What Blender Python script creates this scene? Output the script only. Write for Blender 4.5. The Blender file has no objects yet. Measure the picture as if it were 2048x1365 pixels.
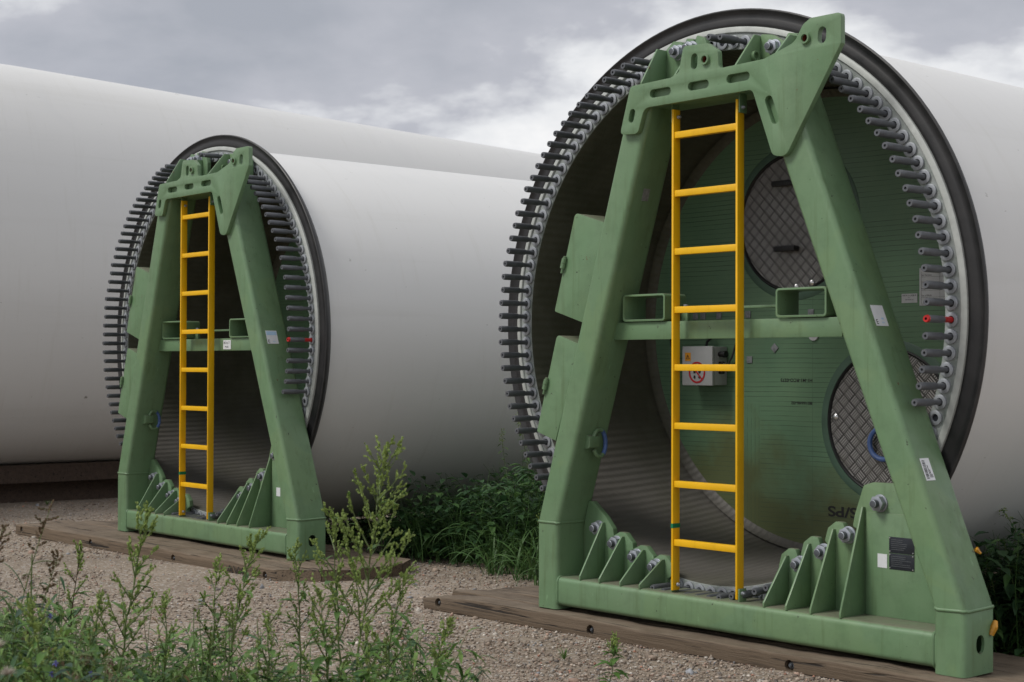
import bpy, bmesh, math, random
import numpy as np
from mathutils import Vector, Matrix, noise
from mathutils.geometry import tessellate_polygon
R = math.radians
sc = bpy.context.scene
col = sc.collection
random.seed(7)
rng = np.random.default_rng(7)

# ------------------------------------------------------------------ camera, sky, sun, exposure
H = 1.43                                    # eye height above the gravel
cam_d = bpy.data.cameras.new('camera'); cam = bpy.data.objects.new('camera', cam_d); col.objects.link(cam)
F = 3138.74
cam_d.sensor_width = 36.0; cam_d.lens = F / 2048 * 36.0
cam_d.clip_start = 0.05; cam_d.clip_end = 3000
cam.matrix_world = Matrix.Translation((0, 0, H)) @ Matrix.Rotation(R(90 + 0.948), 4, 'X') @ Matrix.Rotation(R(0.181), 4, 'Z')
cam_d.dof.use_dof = True; cam_d.dof.focus_distance = 9.3; cam_d.dof.aperture_fstop = 5.0
sc.camera = cam

SUN_AZ, SUN_EL = 250.0, 50.0                 # clockwise from +Y, above the horizon
world = bpy.data.worlds.new('World'); sc.world = world; world.use_nodes = True
def build_world():
    nt = world.node_tree; N = nt.nodes; L = nt.links
    N.clear()
    out = N.new('ShaderNodeOutputWorld'); bg = N.new('ShaderNodeBackground'); bg.inputs['Strength'].default_value = 0.1
    sky = N.new('ShaderNodeTexSky'); sky.sky_type = 'NISHITA'; sky.sun_disc = False
    sky.sun_elevation = R(SUN_EL); sky.sun_rotation = R(SUN_AZ)
    tc = N.new('ShaderNodeTexCoord'); sep = N.new('ShaderNodeSeparateXYZ'); L.new(tc.outputs['Generated'], sep.inputs[0])
    def m(op, a, b=None):
        n = N.new('ShaderNodeMath'); n.operation = op
        for i, s in enumerate((a, b)):
            if s is None: continue
            if isinstance(s, (int, float)): n.inputs[i].default_value = s
            else: L.new(s, n.inputs[i])
        return n.outputs[0]
    den = m('ADD', m('MAXIMUM', sep.outputs[2], 0.0), 0.34)
    cmb = N.new('ShaderNodeCombineXYZ')
    L.new(m('DIVIDE', sep.outputs[0], den), cmb.inputs[0]); L.new(m('DIVIDE', sep.outputs[1], den), cmb.inputs[1])
    cmb.inputs[2].default_value = 3.0
    def noi(scale, detail, rough, off, dist=0.0):
        mp = N.new('ShaderNodeMapping'); mp.inputs['Location'].default_value = off
        L.new(cmb.outputs[0], mp.inputs[0])
        n = N.new('ShaderNodeTexNoise'); n.inputs['Scale'].default_value = scale; n.inputs['Detail'].default_value = detail
        n.inputs['Roughness'].default_value = rough; n.inputs['Distortion'].default_value = dist
        L.new(mp.outputs[0], n.inputs['Vector']); return n.outputs['Fac']
    big = noi(1.75, 9, 0.52, CLOUD_OFF, 0.15)
    cr = N.new('ShaderNodeValToRGB'); e = cr.color_ramp
    e.elements[0].position = 0.34; e.elements[0].color = (0.39, 0.415, 0.47, 1)
    e.elements[1].position = 0.61; e.elements[1].color = (0.97, 0.97, 0.97, 1)
    a = e.elements.new(0.47); a.color = (0.50, 0.515, 0.570, 1)
    a = e.elements.new(0.53); a.color = (0.80, 0.815, 0.84, 1)
    # finer billows ride on the big masses
    fine = noi(5.2, 8, 0.58, (1.3, 7.7, 0), 0.2)
    L.new(m('ADD', big, m('MULTIPLY', m('SUBTRACT', fine, 0.5), 0.22)), cr.inputs[0])
    sc10 = N.new('ShaderNodeVectorMath'); sc10.operation = 'SCALE'; sc10.inputs['Scale'].default_value = 10.0
    L.new(cr.outputs[0], sc10.inputs[0])
    gap = noi(0.8, 6, 0.55, (11.3, 4.1, 0), 0.1)
    gr = N.new('ShaderNodeMapRange'); gr.inputs[1].default_value = 0.66; gr.inputs[2].default_value = 0.76
    gr.inputs[3].default_value = 1.0; gr.inputs[4].default_value = 0.25
    L.new(gap, gr.inputs[0])
    mix = N.new('ShaderNodeMix'); mix.data_type = 'RGBA'
    L.new(gr.outputs[0], mix.inputs[0]); L.new(sky.outputs[0], mix.inputs[6]); L.new(sc10.outputs[0], mix.inputs[7])
    L.new(mix.outputs[2], bg.inputs['Color']); L.new(bg.outputs[0], out.inputs[0])
CLOUD_OFF = (5.8, 2.1, 0.0)
build_world()

sun_d = bpy.data.lights.new('sun', 'SUN'); sun = bpy.data.objects.new('sun', sun_d); col.objects.link(sun)
sun_d.energy = 2.2; sun_d.angle = R(18); sun_d.color = (1.0, 0.965, 0.91)
sdir = Vector((math.sin(R(SUN_AZ)) * math.cos(R(SUN_EL)), math.cos(R(SUN_AZ)) * math.cos(R(SUN_EL)), math.sin(R(SUN_EL))))
sun.rotation_euler = sdir.to_track_quat('Z', 'Y').to_euler(); sun.location = sdir * 60

vs = sc.view_settings
vs.view_transform = 'Standard'; vs.look = 'None'; vs.exposure = 0.0; vs.gamma = 1.0; vs.use_curve_mapping = False
sc.render.engine = 'CYCLES'
sc.render.resolution_x = 1024; sc.render.resolution_y = 682

# ------------------------------------------------------------------ materials
def nodes_of(name):
    m = bpy.data.materials.new(name); m.use_nodes = True
    nt = m.node_tree; return m, nt, nt.nodes, nt.links, nt.nodes['Principled BSDF']
class NT:
    def __init__(s, name):
        s.m, s.nt, s.N, s.L, s.b = nodes_of(name)
        s.tc = s.N.new('ShaderNodeTexCoord')
    def noise(s, scale, detail=4, rough=0.5, vec=None, stretch=None, dist=0.0, coord='Object'):
        n = s.N.new('ShaderNodeTexNoise'); n.inputs['Scale'].default_value = scale; n.inputs['Detail'].default_value = detail
        n.inputs['Roughness'].default_value = rough; n.inputs['Distortion'].default_value = dist
        v = vec or s.tc.outputs[coord]
        if stretch:
            mp = s.N.new('ShaderNodeMapping'); mp.inputs['Scale'].default_value = stretch; s.L.new(v, mp.inputs[0]); v = mp.outputs[0]
        s.L.new(v, n.inputs['Vector']); return n.outputs['Fac']
    def ramp(s, fac, p0, p1, v0=0.0, v1=1.0):
        n = s.N.new('ShaderNodeMapRange'); s.L.new(fac, n.inputs[0])
        for i, v in enumerate((p0, p1, v0, v1)): n.inputs[i + 1].default_value = v
        return n.outputs[0]
    def math(s, op, a, b=None, c=None):
        n = s.N.new('ShaderNodeMath'); n.operation = op
        for i, v in enumerate((a, b, c)):
            if v is None: continue
            if isinstance(v, (int, float)): n.inputs[i].default_value = v
            else: s.L.new(v, n.inputs[i])
        return n.outputs[0]
    def mix(s, fac, a, b):
        n = s.N.new('ShaderNodeMix'); n.data_type = 'RGBA'
        for sock, v in ((n.inputs[0], fac), (n.inputs[6], a), (n.inputs[7], b)):
            if isinstance(v, (int, float)): sock.default_value = v
            elif isinstance(v, tuple): sock.default_value = (*v, 1) if len(v) == 3 else v
            else: s.L.new(v, sock)
        return n.outputs[2]
    def bump(s, h, strength=0.3, dist=0.01, prev=None):
        n = s.N.new('ShaderNodeBump'); n.inputs['Strength'].default_value = strength; n.inputs['Distance'].default_value = dist
        s.L.new(h, n.inputs['Height'])
        if prev: s.L.new(prev, n.inputs['Normal'])
        return n.outputs[0]
    def set(s, color=None, rough=None, normal=None, metallic=None, spec=None):
        for k, v in (('Base Color', color), ('Roughness', rough), ('Normal', normal), ('Metallic', metallic), ('Specular IOR Level', spec)):
            if v is None: continue
            if isinstance(v, (int, float)): s.b.inputs[k].default_value = v
            elif isinstance(v, tuple): s.b.inputs[k].default_value = (*v, 1) if len(v) == 3 else v
            else: s.L.new(v, s.b.inputs[k])
        return s.m
    def sep(s, coord='Object'):
        n = s.N.new('ShaderNodeSeparateXYZ'); s.L.new(s.tc.outputs[coord], n.inputs[0]); return n.outputs
    def normal_z(s):
        g = s.N.new('ShaderNodeNewGeometry'); n = s.N.new('ShaderNodeSeparateXYZ'); s.L.new(g.outputs['Normal'], n.inputs[0]); return n.outputs[2]
    def rand(s):
        return s.N.new('ShaderNodeObjectInfo').outputs['Random']
M = {}
def paint(name, base, alt, chip, dust=None, rough=0.42, chip_at=0.70, wear=1.0):
    t = NT(name)
    c = t.mix(t.ramp(t.noise(2.3, 5, 0.6), 0.35, 0.7), base, alt)
    # patchy touch-up paint, slightly yellower, with firm edges
    c = t.mix(t.ramp(t.noise(1.7, 3, 0.45, dist=0.8), 0.575, 0.60, 0, 0.30 * wear), c, (base[0] * 1.30, base[1] * 1.13, base[2] * 1.0))
    c = t.mix(t.ramp(t.noise(9, 6, 0.65), 0.48, 0.75, 0, 0.50 * wear), c, tuple(x * 0.66 for x in base))
    # grime runs downwards
    c = t.mix(t.ramp(t.noise(11, 6, 0.65, stretch=(2.2, 2.2, 0.16)), 0.54, 0.74, 0, 0.55 * wear), c, (base[0] * 0.62, base[1] * 0.55, base[2] * 0.42))
    # scuffs: pale streaks and dark chips
    sc_ = t.noise(19, 8, 0.72, stretch=(1, 1, 0.25))
    c = t.mix(t.ramp(sc_, 0.645, 0.70, 0, 0.60 * wear), c, tuple(min(1, x * 1.6 + 0.05) for x in base))
    ch = t.ramp(t.noise(30, 6, 0.66), chip_at, chip_at + 0.02)
    c = t.mix(ch, c, chip)
    rs = t.math('MULTIPLY', t.ramp(t.noise(21, 6, 0.7), 0.675, 0.70), t.ramp(t.noise(2.9, 3), 0.54, 0.60))
    c = t.mix(t.math('MULTIPLY', rs, wear), c, (0.13, 0.045, 0.018))
    if dust:
        up = t.ramp(t.normal_z(), 0.75, 0.97)
        up = t.math('MULTIPLY', up, t.ramp(t.noise(7, 6, 0.65), 0.3, 0.62, 0.45, 0.95))
        c = t.mix(up, c, dust)
    r = t.ramp(t.noise(12, 4), 0.3, 0.7, rough - 0.10, rough + 0.14)
    bp = t.bump(t.noise(4, 3, 0.5), 0.18, 0.02)
    bp = t.bump(t.noise(55, 4, 0.6), 0.12, 0.004, bp)
    return t.set(c, r, bp)
M['green'] = paint('green_paint', (0.130, 0.228, 0.118), (0.150, 0.238, 0.132), (0.040, 0.045, 0.028), (0.165, 0.155, 0.115), 0.40, 0.672)
M['yellow'] = paint('yellow_paint', (0.84, 0.48, 0.004), (0.78, 0.43, 0.004), (0.05, 0.04, 0.02), None, 0.4, 0.69, 0.5)
def plain(name, base, rough=0.5, metallic=0.0, var=0.25, scale=20, bump=0.1):
    t = NT(name)
    f = t.noise(scale, 5, 0.6)
    c = t.mix(t.ramp(f, 0.3, 0.7), tuple(x * (1 - var) for x in base), tuple(min(1, x * (1 + var)) for x in base))
    return t.set(c, rough, t.bump(t.noise(scale * 4, 4), bump, 0.003), metallic)
def mk_blade(name):
    t = NT(name)
    s = t.noise(0.55, 6, 0.55, stretch=(1, 0.12, 1))
    c = t.mix(t.ramp(s, 0.3, 0.72), (0.600, 0.600, 0.595), (0.655, 0.654, 0.648))
    c = t.mix(t.ramp(t.noise(2.1, 8, 0.7, stretch=(1, 0.05, 1.4)), 0.56, 0.82, 0, 0.35), c, (0.46, 0.45, 0.42))
    # faint run-off streaks round the girth and rubbed patches
    c = t.mix(t.ramp(t.noise(5, 7, 0.65, stretch=(0.25, 3.0, 0.25)), 0.56, 0.78, 0, 0.30), c, (0.50, 0.49, 0.455))
    c = t.mix(t.ramp(t.noise(1.1, 4, 0.5, dist=1.2), 0.60, 0.66, 0, 0.22), c, (0.58, 0.585, 0.59))
    c = t.mix(t.ramp(t.noise(34, 2, 0.5, stretch=(1, 0.45, 1)), 0.765, 0.78, 0, 0.5), c, (0.22, 0.21, 0.19))
    c = t.mix(t.ramp(t.noise(9, 2, 0.4), 0.795, 0.805, 0, 0.8), c, (0.14, 0.13, 0.11))
    return t.set(c, t.ramp(s, 0.3, 0.7, 0.34, 0.46), t.bump(t.noise(0.8, 3), 0.10, 0.03))
M['blade'] = mk_blade('blade_gelcoat')
def mk_rubber():
    t = NT('black_rubber')
    f = t.noise(6, 6, 0.65)
    c = t.mix(t.ramp(f, 0.35, 0.75), (0.010, 0.010, 0.011), (0.024, 0.023, 0.024))
    c = t.mix(t.ramp(t.noise(22, 7, 0.7), 0.62, 0.75, 0, 0.3), c, (0.075, 0.07, 0.065))
    return t.set(c, t.ramp(f, 0.3, 0.7, 0.38, 0.6), t.bump(t.noise(40, 4), 0.1, 0.004))
M['rubber'] = mk_rubber()
M['edge_grey'] = plain('pale_edge_ring', (0.40, 0.42, 0.40), 0.5, 0, 0.15, 14)
def mk_lam():
    t = NT('root_laminate')
    c = t.mix(t.ramp(t.noise(16, 6, 0.7), 0.35, 0.65), (0.20, 0.23, 0.21), (0.33, 0.35, 0.35))
    c = t.mix(t.ramp(t.noise(30, 5, 0.7), 0.6, 0.7, 0, 0.8), c, (0.10, 0.12, 0.08))
    return t.set(c, 0.55, t.bump(t.noise(90, 5), 0.35, 0.004))
M['laminate'] = mk_lam()
def mk_steel(name, base, rough=0.45, metallic=0.35):
    t = NT(name)
    f = t.noise(28, 5, 0.6); r_ = t.rand()
    c = t.mix(t.ramp(f, 0.3, 0.7), tuple(x * 0.78 for x in base), tuple(x * 1.2 for x in base))
    c = t.mix(t.ramp(r_, 0, 1, 0, 0.35), c, tuple(x * 0.6 for x in base))
    return t.set(c, rough, t.bump(t.noise(120, 3), 0.1, 0.002), metallic)
M['insert'] = mk_steel('insert_zinc', (0.34, 0.36, 0.39), 0.5, 0.3)
M['stud'] = mk_steel('stud_coating', (0.115, 0.122, 0.135), 0.42, 0.2)
M['nut'] = mk_steel('galvanised_nut', (0.36, 0.385, 0.43), 0.4, 0.5)
M['nut_end'] = mk_steel('bolt_end', (0.10, 0.11, 0.125), 0.5, 0.3)
M['hole'] = plain('dark_hole', (0.006, 0.008, 0.014), 0.6, 0, 0.1)
M['red'] = plain('red_paint', (0.45, 0.012, 0.012), 0.45, 0, 0.25, 30)
M['rust'] = plain('rust', (0.16, 0.035, 0.014), 0.85, 0, 0.5, 40, 0.4)
def mk_inner():
    t = NT('inner_laminate')
    x, y, z = t.sep()
    ang = t.math('ARCTAN2', x, z)
    rib = t.math('SINE', t.math('MULTIPLY', ang, 190.0))
    f = t.noise(2.2, 7, 0.65)
    c = t.mix(t.ramp(f, 0.35, 0.68), (0.055, 0.055, 0.034), (0.110, 0.106, 0.080))
    c = t.mix(t.ramp(t.noise(5, 6, 0.7, stretch=(1.6, 0.5, 1.6)), 0.60, 0.72, 0, 0.5), c, (0.11, 0.105, 0.095))
    low = t.math('MULTIPLY', t.ramp(z, -0.45, -0.85), t.ramp(t.noise(1.8, 5), 0.35, 0.6, 0.35, 1))
    c = t.mix(low, c, (0.105, 0.098, 0.088))
    h = t.math('ADD', t.math('MULTIPLY', rib, 0.25), t.noise(14, 6, 0.7))
    return t.set(c, 0.62, t.bump(h, 0.5, 0.012))
M['inner'] = mk_inner()
def mk_bulk():
    t = NT('bulkhead_panel')
    x, y, z = t.sep()
    fx = t.math('FRACT', t.math('MULTIPLY', x, 34.0)); fz = t.math('FRACT', t.math('ADD', t.math('MULTIPLY', z, 36.0), t.math('MULTIPLY', t.noise(1.3, 3, 0.5), 0.9)))
    lx = t.math('LESS_THAN', fx, 0.10); lz = t.math('LESS_THAN', fz, 0.11)
    # one patch of the liner is laid with its grooves upright
    inx = t.math('MULTIPLY', t.math('GREATER_THAN', x, -0.62), t.math('LESS_THAN', x, -0.43))
    patch = t.math('MULTIPLY', inx, t.math('LESS_THAN', z, -0.47))
    seam = t.math('LESS_THAN', t.math('ABSOLUTE', t.math('ADD', x, 0.055)), 0.0018)
    ln = t.math('ADD', t.math('MULTIPLY', patch, lx), t.math('MULTIPLY', t.math('SUBTRACT', 1.0, patch), lz))
    ln = t.math('MAXIMUM', t.math('MULTIPLY', ln, t.ramp(t.noise(5, 4, 0.6, stretch=(0.5, 1, 3)), 0.38, 0.60, 0.15, 1)), t.math('MULTIPLY', seam, 0.4))
    c = t.mix(t.ramp(t.noise(3, 5, 0.6), 0.35, 0.7), (0.102, 0.196, 0.112), (0.130, 0.228, 0.128))
    st = t.math('MULTIPLY', t.ramp(t.math('ADD', t.math('MULTIPLY', t.noise(1.7, 6, 0.6), 1.1), t.math('MULTIPLY', z, -0.55)), 0.86, 1.12), 0.8)
    c = t.mix(st, c, (0.085, 0.085, 0.026))
    c = t.mix(t.math('MULTIPLY', ln, 0.8), c, (0.030, 0.055, 0.035))
    return t.set(c, 0.42, t.bump(t.math('SUBTRACT', 1.0, ln), 0.4, 0.004))
M['bulk'] = mk_bulk()
M['bulk_rim'] = plain('hatch_rim_green', (0.075, 0.135, 0.095), 0.5, 0, 0.12, 10)
def mk_tread():
    t = NT('tread_plate')
    mp = t.N.new('ShaderNodeMapping'); mp.inputs['Rotation'].default_value = (0, R(45), 0); t.L.new(t.tc.outputs['Object'], mp.inputs[0])
    sp = t.N.new('ShaderNodeSeparateXYZ'); t.L.new(mp.outputs[0], sp.inputs[0])
    u, w = sp.outputs[0], sp.outputs[2]
    K = 19.0
    cu = t.math('FLOOR', t.math('MULTIPLY', u, K)); cw = t.math('FLOOR', t.math('MULTIPLY', w, K))
    par = t.math('ABSOLUTE', t.math('MODULO', t.math('ADD', cu, cw), 2.0))
    su = t.math('SINE', t.math('MULTIPLY', u, K * 2 * math.pi * 4)); sw = t.math('SINE', t.math('MULTIPLY', w, K * 2 * math.pi * 4))
    fu = t.math('ABSOLUTE', t.math('SUBTRACT', t.math('FRACT', t.math('MULTIPLY', u, K)), 0.5))
    fw = t.math('ABSOLUTE', t.math('SUBTRACT', t.math('FRACT', t.math('MULTIPLY', w, K)), 0.5))
    def bars(s_, f, g): return t.math('MULTIPLY', t.ramp(s_, -0.45, 0.25), t.math('MULTIPLY', t.math('LESS_THAN', f, 0.43), t.math('LESS_THAN', g, 0.43)))
    a = t.math('ADD', t.math('MULTIPLY', par, bars(su, fw, fu)), t.math('MULTIPLY', t.math('SUBTRACT', 1.0, par), bars(sw, fu, fw)))
    c = t.mix(a, (0.045, 0.044, 0.042), (0.42, 0.41, 0.40))
    c = t.mix(t.ramp(t.noise(6, 5), 0.4, 0.75, 0, 0.5), c, (0.14, 0.13, 0.115))
    return t.set(c, 0.40, t.bump(a, 0.12, 0.003), 0.2)
M['tread'] = mk_tread()
M['black'] = plain('black_plastic', (0.012, 0.012, 0.013), 0.5, 0, 0.2)
M['box_grey'] = plain('cabinet_grey', (0.42, 0.43, 0.43), 0.45, 0, 0.06, 8)
M['box_side'] = M['box_grey']
M['white'] = plain('white_sticker', (0.66, 0.68, 0.70), 0.4, 0, 0.06, 15)
M['paper'] = plain('paper_sheet', (0.50, 0.51, 0.52), 0.6, 0, 0.08, 12)
M['print'] = plain('black_print', (0.012, 0.012, 0.012), 0.6, 0, 0.1)
M['orange'] = plain('orange_sticker', (0.70, 0.30, 0.02), 0.5, 0, 0.1)
M['signred'] = plain('sign_red', (0.42, 0.015, 0.02), 0.5, 0, 0.1)
M['blue'] = plain('blue_paint', (0.07, 0.13, 0.32), 0.5, 0, 0.25, 40)
M['pale_blue'] = plain('pale_blue_print', (0.38, 0.55, 0.72), 0.5, 0, 0.1)
M['tape'] = plain('green_tape', (0.0, 0.17, 0.07), 0.45, 0, 0.15)
M['plate_dark'] = plain('name_plate_black', (0.022, 0.026, 0.034), 0.45, 0.2, 0.2)
M['plate_txt'] = plain('name_plate_engraving', (0.10, 0.11, 0.12), 0.5, 0.2, 0.3)
M['grey_marker'] = plain('grey_marker', (0.20, 0.21, 0.22), 0.5, 0, 0.3, 60)
M['amber'] = plain('amber_plastic', (0.55, 0.26, 0.02), 0.4, 0, 0.3, 30)
M['chrome'] = plain('bright_steel', (0.6, 0.6, 0.6), 0.25, 0.9, 0.1)
def mk_wood(name, a, b, dark):
    t = NT(name)
    g = t.noise(7, 8, 0.65, stretch=(0.10, 3.2, 3.2), dist=0.4)
    fine = t.noise(26, 6, 0.7, stretch=(0.06, 4, 4))
    c = t.mix(t.ramp(g, 0.3, 0.7), a, b)
    c = t.mix(t.ramp(fine, 0.50, 0.66, 0, 0.85), c, dark)
    c = t.mix(t.ramp(t.rand(), 0, 1, 0, 0.35), c, tuple(x * 0.7 for x in a))
    # dried mud and boot dust lying on the upper faces
    up = t.math('MULTIPLY', t.ramp(t.normal_z(), 0.6, 0.95), t.ramp(t.noise(5, 7, 0.65), 0.36, 0.68, 0.05, 0.75))
    c = t.mix(up, c, (0.205, 0.162, 0.120))
    crack = t.ramp(t.noise(9, 3, 0.5, stretch=(0.12, 5.5, 5.5), dist=0.6), 0.62, 0.655)
    c = t.mix(crack, c, (0.015, 0.011, 0.008))
    h = t.math('SUBTRACT', t.math('ADD', t.math('MULTIPLY', fine, 0.6), g), crack)
    return t.set(c, 0.8, t.bump(h, 0.6, 0.012))
M['wood'] = mk_wood('weathered_timber', (0.102, 0.072, 0.046), (0.185, 0.136, 0.092), (0.038, 0.026, 0.017))
M['wood_dark'] = mk_wood('old_dark_timber', (0.055, 0.036, 0.026), (0.095, 0.062, 0.045), (0.025, 0.016, 0.012))
def mk_ground():
    t = NT('gravel_ground')
    f = t.noise(0.7, 6, 0.6); g = t.noise(38, 8, 0.75); v = t.N.new('ShaderNodeTexVoronoi'); v.inputs['Scale'].default_value = 55
    t.L.new(t.tc.outputs['Object'], v.inputs['Vector'])
    f = t.math('ADD', t.math('MULTIPLY', f, 0.6), t.math('MULTIPLY', t.noise(2.6, 5, 0.6), 0.4))
    c = t.mix(t.ramp(f, 0.38, 0.62), (0.235, 0.190, 0.146), (0.400, 0.332, 0.262))
    c = t.mix(t.ramp(g, 0.38, 0.62, 0, 0.85), c, (0.145, 0.110, 0.080))
    sp = t.N.new('ShaderNodeSeparateColor'); t.L.new(v.outputs['Color'], sp.inputs[0])
    c = t.mix(t.ramp(sp.outputs[0], 0.80, 0.95, 0, 0.8), c, (0.42, 0.39, 0.36))
    h = t.math('ADD', g, t.math('MULTIPLY', v.outputs['Distance'], -0.6))
    return t.set(c, 0.9, t.bump(h, 0.6, 0.012))
M['ground'] = mk_ground()
def mk_attr(name, rough=0.85):
    t = NT(name)
    a = t.N.new('ShaderNodeVertexColor'); a.layer_name = 'col'
    n = t.ramp(t.noise(90, 4), 0.3, 0.7, 0.0, 0.45)
    c = t.mix(n, a.outputs[0], (0.10, 0.085, 0.07))
    return t.set(c, rough, t.bump(t.noise(160, 3), 0.3, 0.003))
M['stone'] = mk_attr('loose_stone')
def mk_leaf(name, a, b, trans=0.25, rough=0.5):
    t = NT(name)
    g = t.N.new('ShaderNodeNewGeometry')
    c = t.mix(t.ramp(g.outputs['Random Per Island'], 0, 1), a, b)
    c = t.mix(t.ramp(t.noise(14, 4), 0.4, 0.75, 0, 0.4), c, tuple(x * 0.6 for x in a))
    t.set(c, rough, spec=0.35)
    tr = t.N.new('ShaderNodeBsdfTranslucent'); t.L.new(c, tr.inputs['Color'])
    mx = t.N.new('ShaderNodeMixShader'); mx.inputs[0].default_value = trans
    out = t.N['Material Output']; t.L.new(t.b.outputs[0], mx.inputs[1]); t.L.new(tr.outputs[0], mx.inputs[2]); t.L.new(mx.outputs[0], out.inputs[0])
    return t.m
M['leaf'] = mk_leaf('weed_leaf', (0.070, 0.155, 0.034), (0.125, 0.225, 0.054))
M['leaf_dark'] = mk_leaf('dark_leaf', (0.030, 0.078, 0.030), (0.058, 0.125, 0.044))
M['leaf_light'] = mk_leaf('light_leaf', (0.125, 0.225, 0.050), (0.190, 0.300, 0.080))
M['leaf_blue'] = mk_leaf('bluish_leaf', (0.030, 0.070, 0.045), (0.050, 0.095, 0.055))
M['grass'] = mk_leaf('grass_blade', (0.045, 0.110, 0.028), (0.085, 0.165, 0.045))
M['bud'] = mk_leaf('pale_bud', (0.230, 0.320, 0.075), (0.330, 0.430, 0.125), 0.3)
M['stem'] = mk_leaf('weed_stem', (0.100, 0.150, 0.045), (0.130, 0.160, 0.060), 0.05)
M['stem_brown'] = mk_leaf('brown_stem', (0.070, 0.050, 0.025), (0.095, 0.070, 0.035), 0.05)
M['seed'] = mk_leaf('brown_seed', (0.085, 0.052, 0.026), (0.120, 0.075, 0.035), 0.05)
M['petal'] = mk_leaf('blue_petal', (0.12, 0.12, 0.45), (0.20, 0.18, 0.55), 0.2)
M['fluff'] = mk_leaf('pale_fluff', (0.48, 0.42, 0.35), (0.60, 0.56, 0.50), 0.3, 0.9)
M['dry'] = mk_leaf('dry_leaf', (0.15, 0.10, 0.04), (0.20, 0.14, 0.05), 0.2)

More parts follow.
